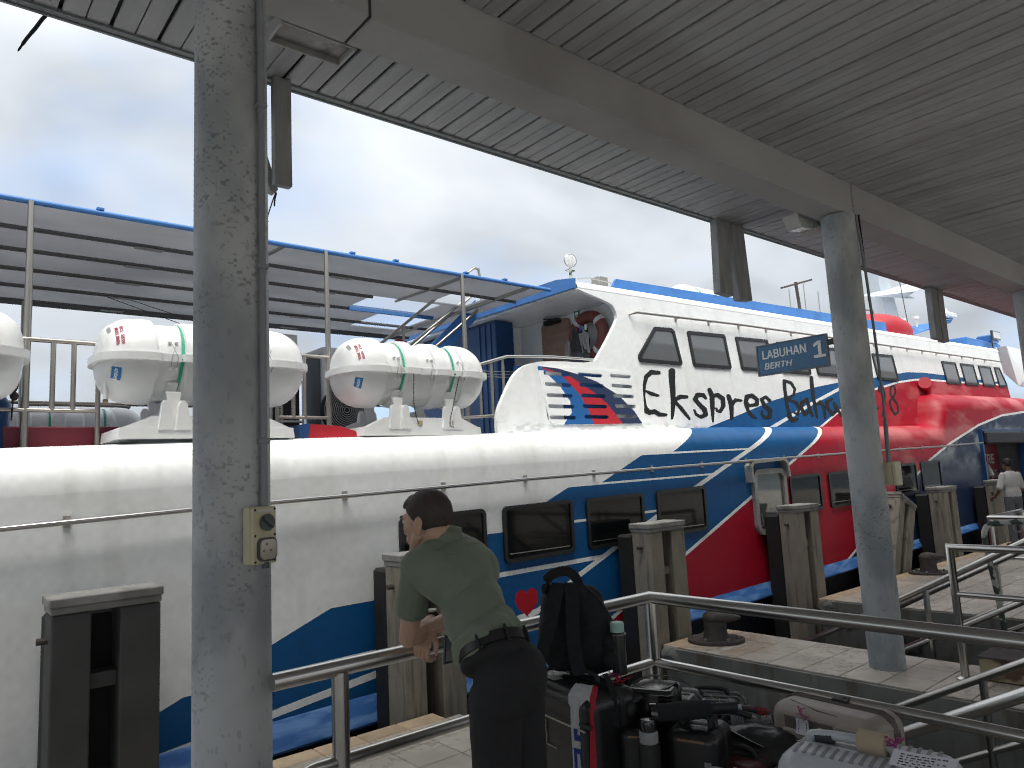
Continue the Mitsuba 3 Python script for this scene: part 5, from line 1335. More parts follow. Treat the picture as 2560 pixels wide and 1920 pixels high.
def hand_segs(w, d, n_, side, curl, k=1.0, spread=0.2):
    """palm and five fingers: w wrist, d direction of the hand, n_ back of the hand, side (+1 / -1) where the thumb is"""
    w, d = np.array(w, float), unit(d)
    n_ = unit(np.array(n_) - d * (np.array(n_) @ d))
    t = np.cross(d, n_) * side
    segs, tips = [], []
    base = [w + k * (0.082 * d + o * t) for o in (0.030, 0.010, -0.010, -0.028)]
    segs += [(w, 0.022 * k, b, 0.0125 * k) for b in base] + [(base[i], 0.0125 * k, base[i + 1], 0.0125 * k) for i in range(3)]
    for b, L, c in zip(base, (0.040, 0.045, 0.041, 0.033), curl):
        p, dd = b, d
        for j, (l, r0, r1) in enumerate(((1.0, 0.0108, 0.0095), (0.72, 0.0095, 0.0086), (0.55, 0.0086, 0.0072))):
            a = math.radians(c[j])
            dd = unit(dd * math.cos(a) - np.cross(np.cross(dd, n_), dd) * math.sin(a)) if False else unit(dd * math.cos(a) + np.cross(-t * side, dd) * math.sin(a) * 1.0)
            q = p + dd * L * l * k
            segs.append((p, r0 * k, q, r1 * k))
            p = q
        tips.append((p, dd))
    tb = w + k * (0.028 * d + 0.026 * t - 0.004 * n_)
    t1 = tb + k * 0.038 * unit(0.75 * d + 0.62 * t - 0.35 * n_)
    t2 = t1 + k * 0.030 * unit(0.95 * d + 0.12 * t - 0.45 * n_)
    segs += [(w, 0.02 * k, tb, 0.0155 * k), (tb, 0.0155 * k, t1, 0.0115 * k), (t1, 0.0115 * k, t2, 0.009 * k)]
    tips.append((t2, unit(t2 - t1)))
    return segs, tips


# ---- the man leaning on the rail
man = thing('person', 'man in green polo shirt and black trousers leaning on the steel rail', 'person')
Hc, Hf, Hu = np.array([1.520, 2.335, 1.480]), (-0.34, 0.93, -0.16), (-0.02, 0.10, 0.99)
Nk = np.array([1.585, 2.275, 1.375])
SL_, SR_ = np.array([1.425, 2.260, 1.318]), np.array([1.705, 2.340, 1.335])
EL, ER = np.array([1.455, 2.385, 1.052]), np.array([1.825, 2.505, 1.075])
WL, WR = np.array([1.672, 2.535, 1.065]), np.array([1.575, 2.425, 1.062])
WA, PV = np.array([1.535, 1.985, 1.075]), np.array([1.555, 1.945, 0.96])
rt = unit((0.96, 0.26, 0.06))
HLj, HRj = PV - rt * 0.062 + np.array([0, 0, -0.04]), PV + rt * 0.062 + np.array([0, 0, -0.04])
KL, KR = np.array([1.515, 1.985, 0.50]), np.array([1.635, 1.965, 0.50])
AL, AR = np.array([1.525, 1.93, 0.09]), np.array([1.645, 1.90, 0.09])
head, HP, (hf, hs, hu) = head_solid(Hc, Hf, Hu)
fing = [(38, 62, 40), (42, 66, 42), (44, 68, 44), (46, 70, 44)]
rh, rtips = hand_segs(WR, (-0.62, -0.18, -0.76), (-0.75, -0.30, 0.58), -1, fing, 0.95)
lh, ltips = hand_segs(WL, (0.93, 0.28, -0.12), (0.1, 0.15, 0.98), 1, [(18, 30, 22)] * 4, 0.95)
body = [(Nk, 0.058, HP(-0.03, 0, -0.06), 0.056), (Nk, 0.056, HP(0.01, 0, -0.075), 0.045),
        (SL_, 0.046, EL, 0.035), (EL, 0.036, EL * 0.6 + WL * 0.4, 0.037), (EL * 0.6 + WL * 0.4, 0.037, WL, 0.027), (SR_, 0.046, ER, 0.037), (ER, 0.038, ER * 0.55 + WR * 0.45, 0.038), (ER * 0.55 + WR * 0.45, 0.038, WR, 0.028),
        (SL_, 0.05, Nk, 0.05), (SR_, 0.05, Nk, 0.05), (Nk, 0.06, WA, 0.06), (WA, 0.06, PV, 0.07), (HLj, 0.06, KL, 0.045), (HRj, 0.06, KR, 0.045), (KL, 0.05, AL, 0.035), (KR, 0.05, AR, 0.035)]
skin = m3.Manifold.batch_boolean([head, bones(body), bones(rh, 12), bones(lh, 12)], m3.OpType.Add)
sm = soften(skin, 0.0065, 5)
put(man, 'body', sm, 'skin', smooth=True)
for tips, nn in ((rtips, np.array([-0.75, -0.30, 0.58])),):
    for p, d in tips[-1:]:
        put(man, 'nail', trimesh.Trimesh(trimesh.creation.icosphere(2, 1).vertices * np.array([0.0068, 0.0062, 0.0105]) + (p + d * 0.003 + np.array([-0.003, -0.006, 0.0])), trimesh.creation.icosphere(2, 1).faces), 'nail', smooth=True)
# hair: the top thick, the sides and nape clipped short
hs_ = m3.Manifold.batch_boolean([ell(HP(-0.013, 0, 0.022), (hf * 0.0955, hs * 0.0760, hu * 0.0885)), ell(HP(0.026, 0, 0.050), (hf * 0.066, hs * 0.056, hu * 0.052))], m3.OpType.Add)
pn = unit(-0.42 * hf + 0.91 * hu)
top = hs_.trim_by_plane(tuple(pn), float(pn @ HP(0.0, 0, 0.022)))
tm = soften(top, 0.006, 3)
tm.vertices = tm.vertices + tm.vertex_normals * ((meshkit.fbm(tm.vertices * np.array([90, 90, 60]), 3)[:, None] - 0.4) * 0.004)
put(man, 'hair', tm, 'hair_black', smooth=True)
fade = m3.Manifold.batch_boolean([ell(HP(-0.013, 0, 0.020), (hf * 0.0985, hs * 0.0785, hu * 0.091))], m3.OpType.Add)
pn2 = unit(-0.80 * hf + 0.60 * hu)
fade = fade.trim_by_plane(tuple(pn2), float(pn2 @ HP(0.004, 0, -0.012))).trim_by_plane(tuple(hu), float(hu @ HP(0, 0, -0.066)))
put(man, 'clipped_hair', soften(fade, 0.007, 3), 'hair_fade', smooth=True)
for b in (1, -1):
    e = HP(0.078, 0.03 * b, 0.004)
    put(man, 'eye', xf(trimesh.creation.icosphere(2, 0.0115), shift(*e)), 'white_cloth', smooth=True)
    put(man, 'eyebrow', tube([HP(0.086, 0.045 * b, 0.022), HP(0.094, 0.03 * b, 0.026), HP(0.096, 0.014 * b, 0.022)], 0.004, 6), 'hair_black', smooth=True)
# shirt
fw = unit(np.cross((0, 0, 1), rt))       # the way the chest faces
sp = unit(Nk - WA)
fr_ = unit(np.cross(sp, rt))
if fr_[1] < 0: fr_ = -fr_
C1 = WA + (Nk - WA) * 0.70 + fr_ * 0.01
C2 = WA + (Nk - WA) * 0.36 + fr_ * 0.02
bd = [ell(C1, (rt * 0.152, fr_ * 0.108, sp * 0.155)), ell(C2, (rt * 0.130, fr_ * 0.110, sp * 0.16)), ell(WA + sp * 0.02 + fr_ * 0.012, (rt * 0.121, fr_ * 0.108, sp * 0.125)),
      bones([(Nk + sp * 0.005, 0.062, SL_ + (0.015, 0, 0.005), 0.062), (Nk + sp * 0.005, 0.062, SR_ + (-0.015, 0, 0.005), 0.062), (SL_, 0.064, C1 - rt * 0.08, 0.095), (SR_, 0.064, C1 + rt * 0.08, 0.095)]),
      bones([(SL_, 0.063, SL_ * 0.36 + EL * 0.64, 0.064), (SR_, 0.063, SR_ * 0.36 + ER * 0.64, 0.064)])]
shirt = m3.Manifold.batch_boolean(bd, m3.OpType.Add)
ua, ub_ = unit(EL - SL_), unit(ER - SR_)
shirt = shirt.trim_by_plane(tuple(-ua), float(-ua @ (SL_ * 0.34 + EL * 0.66))) if True else shirt
# the trim above must only cut the sleeve: cut the sleeve solids before the union instead
slv = []
for S, E_ in ((SL_, EL), (SR_, ER)):
    a = unit(E_ - S)
    q = bones([(S, 0.059, S * 0.25 + E_ * 0.75, 0.057)])
    slv.append(q.trim_by_plane(tuple(-a), float(-a @ (S * 0.36 + E_ * 0.64))))
bn = unit(sp * 0.92 + fr_ * 0.10)
torso = m3.Manifold.batch_boolean(bd[:4], m3.OpType.Add).trim_by_plane(tuple(sp), float(sp @ (WA - sp * 0.055)))
shirt = m3.Manifold.batch_boolean([torso] + slv, m3.OpType.Add)
m = soften(shirt, 0.010, 14)
V, N = m.vertices.copy(), m.vertex_normals
a_, b_, c_ = (V - WA) @ rt, (V - WA) @ sp, (V - WA) @ fr_
arm = np.minimum(np.linalg.norm(np.cross(V - SL_, ua), axis=1), np.linalg.norm(np.cross(V - SR_, ub_), axis=1)) < 0.075
dsp = np.zeros(len(V))
# folds that run from the right waist up to the left shoulder, and the pull at the belt
q = a_ * 0.75 + b_ * 0.55
ph = (a_ * -0.62 + b_ * 0.78)
wv = meshkit.fbm(np.stack([q * 26, ph * 5, c_ * 4], 1), 3, 4) - 0.5
dsp += 0.020 * wv * np.clip(1.25 - b_ / 0.30, 0.15, 1)
dsp += 0.010 * np.maximum(0, np.sin(q * 42 + 2.2 * meshkit.fbm(V * 9, 2) * 3))**3 * np.clip(1 - b_ / 0.26, 0, 1) * (~arm)
bl_ = np.exp(-((b_ - 0.01) / 0.035)**2)
dsp += bl_ * (0.014 + 0.010 * np.sin(a_ * 70 + 4 * meshkit.fbm(V * 12, 2)))
dsp += arm * 0.006 * (meshkit.fbm(V * np.array([22, 22, 11]), 3, 8) - 0.5)
# armpit crease
m = trimesh.Trimesh(V + N * dsp[:, None], m.faces, process=False)
trimesh.smoothing.filter_taubin(m, iterations=2)
put(man, 'shirt', m, 'shirt_green', smooth=True)
from scipy.spatial import cKDTree
kd = cKDTree(m.vertices)


def on_shirt(pts, lift=0.002):
    out = []
    for p in smoothline(pts, 6):
        _, i = kd.query(p, 6)
        out.append(m.vertices[i].mean(0) + m.vertex_normals[i].mean(0) * lift)
    return smoothline(out, 1)


yb = WA + (Nk - WA) * 0.90 - fr_ * 0.12
put(man, 'yoke_seam', tube(on_shirt([yb - rt * 0.17 + sp * 0.0, yb - rt * 0.09 - sp * 0.015, yb - sp * 0.02, yb + rt * 0.09 - sp * 0.015, yb + rt * 0.165], 0.0), 0.0026, 6), 'shirt_green', smooth=True)
for S, E_ in ((SL_, EL), (SR_, ER)):
    ax = unit(E_ - S)
    cc = S * 0.40 + E_ * 0.60
    u1 = unit(np.cross(ax, (1, 0, 0)))
    u2 = np.cross(ax, u1)
    put(man, 'sleeve_hem', tube([cc + 0.0575 * (math.cos(t) * u1 + math.sin(t) * u2) for t in np.linspace(0, 2 * PI, 30)[:-1]], 0.0022, 6, closed=True), 'shirt_green', smooth=True)
# collar
cdir = unit(HP(-0.02, 0, -0.08) - Nk)
u1 = unit(np.cross(cdir, fr_))
u2 = np.cross(cdir, u1)
cb_ = Nk + cdir * 0.016 + fr_ * 0.004
rows = []
for t in np.linspace(0, 2 * PI, 41):
    r = math.cos(t) * u1 + math.sin(t) * u2
    back = 0.5 - 0.5 * float(r @ fr_)
    h = 0.022 + 0.026 * back
    rows.append([cb_ + r * 0.080 - cdir * 0.026, cb_ + r * 0.073 + cdir * h * 0.5, cb_ + r * 0.066 + cdir * h, cb_ + r * 0.061 + cdir * h, cb_ + r * 0.060 - cdir * 0.02])
put(man, 'collar', loft(rows), 'shirt_green', smooth=50)
# belt and trousers
bc = WA - sp * 0.015 + fr_ * 0.008
bu = unit(sp * 0.95 + np.array([0, 0, 0.30]))
r1_ = unit(rt - bu * (rt @ bu))
r2_ = np.cross(bu, r1_)
rows = []
for t in np.linspace(0, 2 * PI, 61):
    d = r1_ * 0.124 * math.cos(t) + r2_ * 0.113 * math.sin(t)
    rows.append([bc + d * 0.97 - bu * 0.019, bc + d * 1.02 - bu * 0.018, bc + d * 1.025 + bu * 0.016, bc + d * 0.97 + bu * 0.018])
put(man, 'belt', loft(rows), 'belt_black', smooth=40)
for t in (3.6, 4.4, 5.2):
    d = r1_ * 0.130 * math.cos(t) + r2_ * 0.119 * math.sin(t)
    put(man, 'belt_loop', tube([bc + d - bu * 0.03, bc + d * 1.02, bc + d + bu * 0.026], 0.005, 6), 'trousers_black')
pelv = [ell(bc - bu * 0.035, (r1_ * 0.123, r2_ * 0.119, bu * 0.05)), ell(PV - np.array([0, 0.018, -0.015]), (rt * 0.128, np.array([-0.25, 0.97, 0.25]) * 0.118, np.array([0, -0.2, 0.98]) * 0.125)),
        bones([(HLj, 0.088, KL, 0.070), (HRj, 0.088, KR, 0.070), (KL, 0.070, AL + (0, 0, 0.02), 0.060), (KR, 0.070, AR + (0, 0, 0.02), 0.060), (HLj - (0, 0.02, 0), 0.083, HRj - (0, 0.02, 0), 0.083)])]
tr = m3.Manifold.batch_boolean(pelv, m3.OpType.Add).trim_by_plane(tuple(-bu), float(-bu @ (bc + bu * 0.004)))
m = soften(tr, 0.014, 8)
V, N = m.vertices, m.vertex_normals
m.vertices = V + N * ((meshkit.fbm(V * np.array([14, 14, 5]), 3, 3) - 0.5) * 0.022)[:, None]
put(man, 'trousers', m, 'trousers_black', smooth=True)
for A_ in (AL, AR):
    put(man, 'shoe', soften(bones([(A_ + (0, -0.03, -0.045), 0.042, A_ + (-0.02, 0.15, -0.055), 0.036)]).trim_by_plane((0, 0, 1), 0.001), 0.012, 3), 'belt_black', smooth=True)
# watch and badge
wd = unit(WL - EL)
u1 = unit(np.cross(wd, (0, 0, 1)))
u2 = np.cross(wd, u1)
wc = WL - wd * 0.025
put(man, 'watch_strap', tube([wc + 0.0325 * (math.cos(t) * u1 + math.sin(t) * u2) for t in np.linspace(0, 2 * PI, 26)[:-1]], 0.0085, 8, closed=True), 'black', smooth=True)
put(man, 'watch', xf(box(-0.016, 0.016, -0.016, 0.016, 0.0, 0.012, 0.004), shift(*(wc - u2 * 0.036 * np.sign((u2)[2]) * -1)) @ np.vstack([np.column_stack([wd, np.cross(u2 * np.sign(u2[2]), wd), u2 * np.sign(u2[2]), [0, 0, 0]]), [0, 0, 0, 1]])), 'dull_steel')
bdg = put(man, 'badge', xf(rbox(0, 0, 0, 0.062, 0.008, 0.098, 0.0035), shift(1.512, 2.215, 1.025) @ rot((0, 0, 1), 28) @ rot((0, 1, 0), 9)), 'dark_plastic', smooth=30, label='dark plastic badge holder hanging from a lanyard')
put(bdg, 'card', xf(box(-0.025, 0.025, -0.0062, -0.0052, -0.040, -0.004), shift(1.512, 2.215, 1.025) @ rot((0, 0, 1), 28) @ rot((0, 1, 0), 9)), 'grey_label')
put(bdg, 'picture', xf(cat(box(-0.025, 0.025, -0.0060, -0.0052, -0.003, 0.040), xf(trimesh.creation.icosphere(1, 1), shift(0.004, -0.0058, 0.018) @ np.diag([0.006, 0.001, 0.008, 1])), box(-0.008, 0.016, -0.0066, -0.0056, -0.003, 0.008)), shift(1.512, 2.215, 1.025) @ rot((0, 0, 1), 28) @ rot((0, 1, 0), 9)), 'fascia')
put(bdg, 'lanyard', tube(smoothline([(1.520, 2.216, 1.074), (1.535, 2.25, 1.12), (1.55, 2.29, 1.18)]), 0.004, 6), 'black')


def bystander(x, y, z0, h, face, label, torso_m, leg_m, bend=0.0):
    t = thing('person', label, 'person')
    k = h / 1.72
    f = unit((face[0], face[1], 0))
    s = np.cross((0, 0, 1), f)
    P = lambda a, b, c: np.array([x, y, z0]) + k * (a * f + b * s + np.array([0, 0, c]))
    hd, hp, _ = head_solid(P(0.04 + bend, 0, 1.60), f, (0, 0, 1), k)
    arms = []
    for b in (1, -1):
        arms += [(P(bend, 0.19 * b, 1.38), 0.046 * k, P(bend + 0.02, 0.25 * b, 1.10), 0.038 * k), (P(bend + 0.02, 0.25 * b, 1.10), 0.036 * k, P(bend + 0.2, 0.20 * b, 0.98), 0.026 * k)]
        arms += hand_segs(P(bend + 0.2, 0.20 * b, 0.98), f * 0.9 + np.array([0, 0, -0.3]), (0, 0, 1), b, [(20, 30, 25)] * 4, k)[0]
    bd_ = arms + [(P(bend, 0, 1.42), 0.055 * k, P(bend + 0.03, 0, 1.52), 0.05 * k), (P(bend, 0, 1.36), 0.1 * k, P(0, 0, 0.95), 0.1 * k)]
    for b in (1, -1):
        bd_ += [(P(0, 0.09 * b, 0.9), 0.08 * k, P(0.02, 0.09 * b, 0.5), 0.055 * k), (P(0.02, 0.09 * b, 0.5), 0.055 * k, P(0, 0.09 * b, 0.06), 0.04 * k), (P(0, 0.09 * b, 0.05), 0.04 * k, P(0.15, 0.1 * b, 0.035), 0.032 * k)]
    put(t, 'body', soften(m3.Manifold.batch_boolean([hd, bones(bd_, 12)], m3.OpType.Add), 0.02, 3), 'skin_dark', smooth=True)
    sh = [ell(P(bend * 0.9, 0, 1.28), (f * 0.13 * k, s * 0.19 * k, (0, 0, 0.2 * k))), ell(P(bend * 0.3, 0, 1.03), (f * 0.13 * k, s * 0.17 * k, (0, 0, 0.2 * k)))]
    for b in (1, -1):
        sh.append(bones([(P(bend, 0.17 * b, 1.38), 0.065 * k, P(bend + 0.02, 0.245 * b, 1.16), 0.062 * k)], 12))
    put(t, 'shirt', soften(m3.Manifold.batch_boolean(sh, m3.OpType.Add), 0.02, 4), torso_m, smooth=True)
    tr_ = [ell(P(0, 0, 0.93), (f * 0.13 * k, s * 0.17 * k, (0, 0, 0.12 * k)))]
    for b in (1, -1):
        tr_.append(bones([(P(0, 0.085 * b, 0.9), 0.095 * k, P(0.02, 0.09 * b, 0.5), 0.075 * k), (P(0.02, 0.09 * b, 0.5), 0.075 * k, P(0, 0.09 * b, 0.1), 0.062 * k)], 12))
    put(t, 'trousers', soften(m3.Manifold.batch_boolean(tr_, m3.OpType.Add), 0.02, 4), leg_m, smooth=True)
    hh = ell(hp(-0.012, 0, 0.03), (f * 0.104 * k, s * 0.084 * k, (0, 0, 0.094 * k)))
    pn_ = unit(-0.5 * f + np.array([0, 0, 0.86]))
    put(t, 'hair', soften(hh.trim_by_plane(tuple(pn_), float(pn_ @ hp(0.0, 0, -0.005))), 0.015, 2), 'hair_black', smooth=True)
    return t


bystander(14.65, 4.18, 0.0, 1.50, (0.5, 0.85), 'person in white long sleeved shirt standing at the ferry entrance', 'white_cloth', 'trouser_grey')
bystander(16.95, 5.35, 0.28, 1.32, (0.9, 0.3), 'person half hidden inside the ferry entrance, pale shirt', 'white_cloth', 'cloth_dark')

# ================================================================ luggage on the pier floor
def plastic(name, c, rough=0.35, amt=0.3, s=8.0):
    def f(p, n, uv):
        a = fbm(p.x * s, p.y * s, p.z * s, octaves=3)
        return mi.Color3f(*c) * (1 - amt / 2 + amt * a)
    mat(name, proc(f), rough, spec=0.5)


plastic('case_black', (0.014, 0.0145, 0.016), 0.32)
mat('case_black_matt', (0.012, 0.012, 0.013), 0.55)
mat('case_gloss', (0.008, 0.008, 0.009), 0.10, spec=0.8)
plastic('case_taupe', (0.27, 0.235, 0.205), 0.38, 0.12)
plastic('case_silver', (0.40, 0.42, 0.445), 0.30, 0.10)
mat('case_maroon', tone((0.085, 0.018, 0.022), 0.85, 1.15, 6.0), 0.45)
plastic('case_white', (0.52, 0.52, 0.52), 0.35, 0.08)
mat('case_grey', tone((0.055, 0.057, 0.058), 0.8, 1.2, 8.0), 0.45)
mat('zip_dark', (0.02, 0.02, 0.021), 0.6)
mat('zip_taupe', (0.10, 0.085, 0.075), 0.6)
mat('zip_silver', (0.19, 0.20, 0.21), 0.5)
mat('bag_fabric', tone((0.011, 0.012, 0.014), 0.7, 1.4, 60.0, 60.0), 0.9)
mat('paper', tone((0.56, 0.55, 0.60), 0.92, 1.05, 12.0), 0.7)
mat('ink', (0.04, 0.04, 0.06), 0.8)
mat('pink_ribbon', (0.30, 0.03, 0.16), 0.6)
mat('orange_tag', (0.55, 0.24, 0.03), 0.5)
mat('bronze_tag', (0.22, 0.11, 0.05), 0.4)
mat('flag_white', tone((0.42, 0.42, 0.43), 0.85, 1.08, 9.0), 0.8)
mat('flag_red', tone((0.36, 0.006, 0.02), 0.9, 1.1, 9.0), 0.7)
mat('flag_blue', (0.012, 0.03, 0.19), 0.7)
mat('kraft', tone((0.36, 0.29, 0.20), 0.9, 1.08, 14.0), 0.8)
mat('mint_plastic', (0.30, 0.50, 0.44), 0.35)
mat('dark_bottle', (0.02, 0.022, 0.022), 0.15)


class Case:
    """A suitcase standing on its wheels; local x is its thickness, y its width."""

    def __init__(self, name, label, x, y, yaw, tx, wy, h, m, zipm='zip_dark', r=0.045, split=0.5, group=None, tilt=None, z0=0.0, lie=False):
        self.t = thing(name, label, 'suitcase', group)
        self.M = shift(x, y, z0) @ rot((0, 0, 1), yaw)
        if tilt is not None: self.M = self.M @ rot(*tilt)
        self.tx, self.wy, self.h, self.m = tx, wy, h, m
        lo = 0.05 if not lie else 0.0
        s = -tx / 2 + tx * split
        rr = min(r, tx * 0.48)
        self.add('shell', rbox(0, 0, (lo + h) / 2, tx, wy, h - lo, rr, 5), m, 35)
        self.add('zip', plate_yz(rrect(-wy / 2 - 0.0012, wy / 2 + 0.0012, lo - 0.0012, h + 0.0012, rr).difference(rrect(-wy / 2 + 0.01, wy / 2 - 0.01, lo + 0.01, h - 0.01, rr)), s - 0.014, s + 0.014), zipm, 30)
        if not lie:
            for a in (-1, 1):
                for b in (-1, 1):
                    self.add('wheel', cat(lathe([(0, 0), (0.024, 0), (0.024, 0.02), (0, 0.02)], 16, 'x', (a * (tx / 2 - 0.045) - 0.01, b * (wy / 2 - 0.06), 0.026)), box(a * (tx / 2 - 0.045) - 0.014, a * (tx / 2 - 0.045) + 0.014, b * (wy / 2 - 0.06) - 0.012, b * (wy / 2 - 0.06) + 0.012, 0.03, 0.056)), 'rubber', 30)

    def add(self, part, mesh, m, smooth=False, **kw):
        return put(self.t, part, xf(mesh, self.M), m, smooth=smooth, **kw)

    def handle_top(self, x=0.0, L=0.2, m='zip_dark', z=0.0):
        h = self.h + z
        self.add('top_handle', tube(smoothline([(x, -L / 2, h - 0.004), (x, -L / 2 + 0.015, h + 0.022), (x, 0, h + 0.03), (x, L / 2 - 0.015, h + 0.022), (x, L / 2, h - 0.004)]), 0.010, 10), m, 40)

    def handle_side(self, y=0.0, z=None, L=0.2, m='zip_dark', x=None):
        z = self.h * 0.6 if z is None else z
        x = -self.tx / 2 if x is None else x
        self.add('side_handle', tube(smoothline([(x, y - L / 2, z), (x - 0.02, y - L / 2 + 0.02, z), (x - 0.026, y, z), (x - 0.02, y + L / 2 - 0.02, z), (x, y + L / 2, z)]), 0.011, 10), m, 40)


def paper_tag(parent, corner, du, dv, w, h, lines=4, name='luggage_tag', curl=0.008, seed=1, barcode=False, kind='paper'):
    """a slightly curled paper tag with printed lines; du runs along its length"""
    c, du, dv = np.array(corner, float), unit(du), unit(dv)
    n = np.cross(du, dv)
    if n @ (EYE - c) < 0: n = -n
    f = lambda a, b, o=0.0: c + du * a * w + dv * b * h + n * (curl * (math.sin(a * 3.0 + seed) - math.sin(seed)) + o)
    rows = [[f(a, b) for b in (0, 0.5, 1)] for a in np.linspace(0, 1, 12)]
    k = put(parent, name, loft(rows), kind, smooth=True)
    r = random.Random(seed)
    ms = []
    for i in range(lines):
        b = 0.18 + 0.62 * i / max(lines - 1, 1)
        a = 0.12
        while a < 0.86 - 0.2 * (i % 2):
            l = r.uniform(0.02, 0.09)
            ms.append(loft([[f(a + l * q, b, 0.0008), f(a + l * q, b + 0.07, 0.0008)] for q in (0, 0.5, 1)]))
            a += l + r.uniform(0.02, 0.05)
    put(k, 'print', cat(*ms), 'ink')
    return k


def ribbon(parent, p, n=5, m='pink_ribbon', s=0.03, seed=3):
    r = random.Random(seed)
    ms = []
    for _ in range(n):
        q = [np.array(p)]
        for j in range(4):
            q.append(q[-1] + np.array([r.uniform(-1, 1), r.uniform(-1, 1), r.uniform(-0.7, 0.9)]) * s)
        ms.append(tube(smoothline(q, 4), 0.0018, 5))
    put(parent, 'ribbon', cat(*ms), m, smooth=True)


# ---- tall black case with the backpack on top
c = Case('suitcase', 'tall black hard suitcase carrying the backpack, right beside the leaning man', 2.165, 2.235, -8, 0.27, 0.47, 0.785, 'case_black', r=0.06, split=0.62)
c.add('trim', box(-0.1405, -0.136, -0.21, 0.21, 0.655, 0.662), 'dull_steel')
c.add('latch', cat(box(-0.142, -0.1355, -0.02, 0.05, 0.55, 0.553), box(-0.142, -0.1355, 0.047, 0.05, 0.55, 0.645)), 'dull_steel')
c.add('label_plate', xf(box(-0.05, -0.005, -0.04, 0.035, 0.7865, 0.7885, 0.001), shift(-0.045, 0.08, 0)), 'grey_label')
c.add('groove', box(-0.1365, -0.128, -0.235, 0.235, 0.672, 0.684), 'zip_dark')
c.handle_top(0.03, 0.18)
ribbon(c.t, (2.26, 2.12, 0.80), 6, 'pink_ribbon', 0.022, 5)
ribbon(c.t, (2.22, 2.06, 0.795), 5, 'orange_tag' if False else 'flag_red', 0.018, 8)

# ---- black backpack
bp = thing('backpack', 'black backpack standing on the tall black suitcase, mint bottle in its side pocket', 'backpack')
bm_ = bones([((2.18, 2.34, 0.92), 0.105, (2.17, 2.33, 1.06), 0.085), ((2.27, 2.25, 0.91), 0.105, (2.26, 2.26, 1.07), 0.075), ((2.18, 2.34, 0.89), 0.095, (2.28, 2.24, 0.89), 0.095)])
bm_ = bm_.trim_by_plane((0, 0, 1), 0.797)
q = soften(bm_, 0.014, 8)
V, N = q.vertices, q.vertex_normals
q.vertices = V + N * ((meshkit.fbm(V * np.array([13, 13, 8]), 3, 5) - 0.5) * 0.03)[:, None]
put(bp, 'body', q, 'bag_fabric', smooth=True)
put(bp, 'side_pocket', soften(bones([((2.27, 2.14, 0.86), 0.045, (2.34, 2.18, 0.86), 0.04), ((2.27, 2.14, 0.92), 0.04, (2.34, 2.18, 0.92), 0.036)]), 0.012, 6), 'bag_fabric', smooth=True)
bt = put(bp, 'bottle', lathe([(0, 0.80), (0.03, 0.80), (0.031, 0.955), (0.026, 0.965), (0, 0.965)], 20, 'z', (2.285, 2.115, 0)), 'dark_bottle', smooth=40)
put(bt, 'lid', lathe([(0, 0.966), (0.0285, 0.966), (0.029, 0.998), (0.026, 1.004), (0, 1.004)], 20, 'z', (2.285, 2.115, 0)), 'mint_plastic', smooth=40)
put(bt, 'ring', tube(arc((2.285, 2.112, 0.957), 0.031, PI, 2 * PI, 12, 'xy'), 0.0025, 6), 'dull_steel')


def strap_band(pts, w, th, wide):
    P = smoothline(pts, 6)
    rows = []
    for i, p in enumerate(P):
        d = unit(P[min(i + 1, len(P) - 1)] - P[max(i - 1, 0)])
        s = unit(np.array(wide) - d * (np.array(wide) @ d))
        n = np.cross(d, s)
        rows.append([p - s * w / 2 - n * th / 2, p + s * w / 2 - n * th / 2, p + s * w / 2 + n * th / 2, p - s * w / 2 + n * th / 2, p - s * w / 2 - n * th / 2])
    return loft(rows)


put(bp, 'shoulder_strap', strap_band([(2.13, 2.29, 1.165), (2.09, 2.27, 1.10), (2.05, 2.27, 1.0), (2.025, 2.30, 0.90), (2.015, 2.34, 0.815), (2.05, 2.37, 0.80)], 0.052, 0.014, (0.7, -0.7, 0)), 'bag_fabric', smooth=40)
put(bp, 'shoulder_strap', strap_band([(2.17, 2.25, 1.165), (2.135, 2.215, 1.09), (2.115, 2.20, 1.0), (2.11, 2.19, 0.9), (2.12, 2.18, 0.82)], 0.055, 0.016, (0.7, -0.7, 0)), 'bag_fabric', smooth=40)
put(bp, 'top_handle', strap_band([(2.09, 2.33, 1.13), (2.10, 2.31, 1.195), (2.16, 2.27, 1.215), (2.20, 2.25, 1.18), (2.21, 2.24, 1.13)], 0.04, 0.014, (0.2, -0.2, 1)), 'bag_fabric', smooth=40)
put(bp, 'top_flap', soften(bones([((2.13, 2.31, 1.12), 0.045, (2.20, 2.25, 1.12), 0.045)]), 0.012, 6), 'bag_fabric', smooth=True)
put(bp, 'zip', tube(smoothline([(2.21, 2.215, 1.155), (2.27, 2.18, 1.08), (2.31, 2.15, 0.98), (2.32, 2.13, 0.90)], 5), 0.004, 6), 'zip_dark')
put(bp, 'hanging_strap', strap_band([(2.16, 2.08, 0.83), (2.135, 2.03, 0.80), (2.125, 2.005, 0.74), (2.12, 2.0, 0.66)], 0.02, 0.004, (0.5, -0.7, 0)), 'bag_fabric', smooth=40)

# ---- white and red banner with blue letters, draped over the near corner of the tall case
flag = thing('banner', 'white and red fabric banner with blue letters JET hanging down the tall black suitcase', 'banner')
top_ = np.array([2.065, 2.085, 0.80])


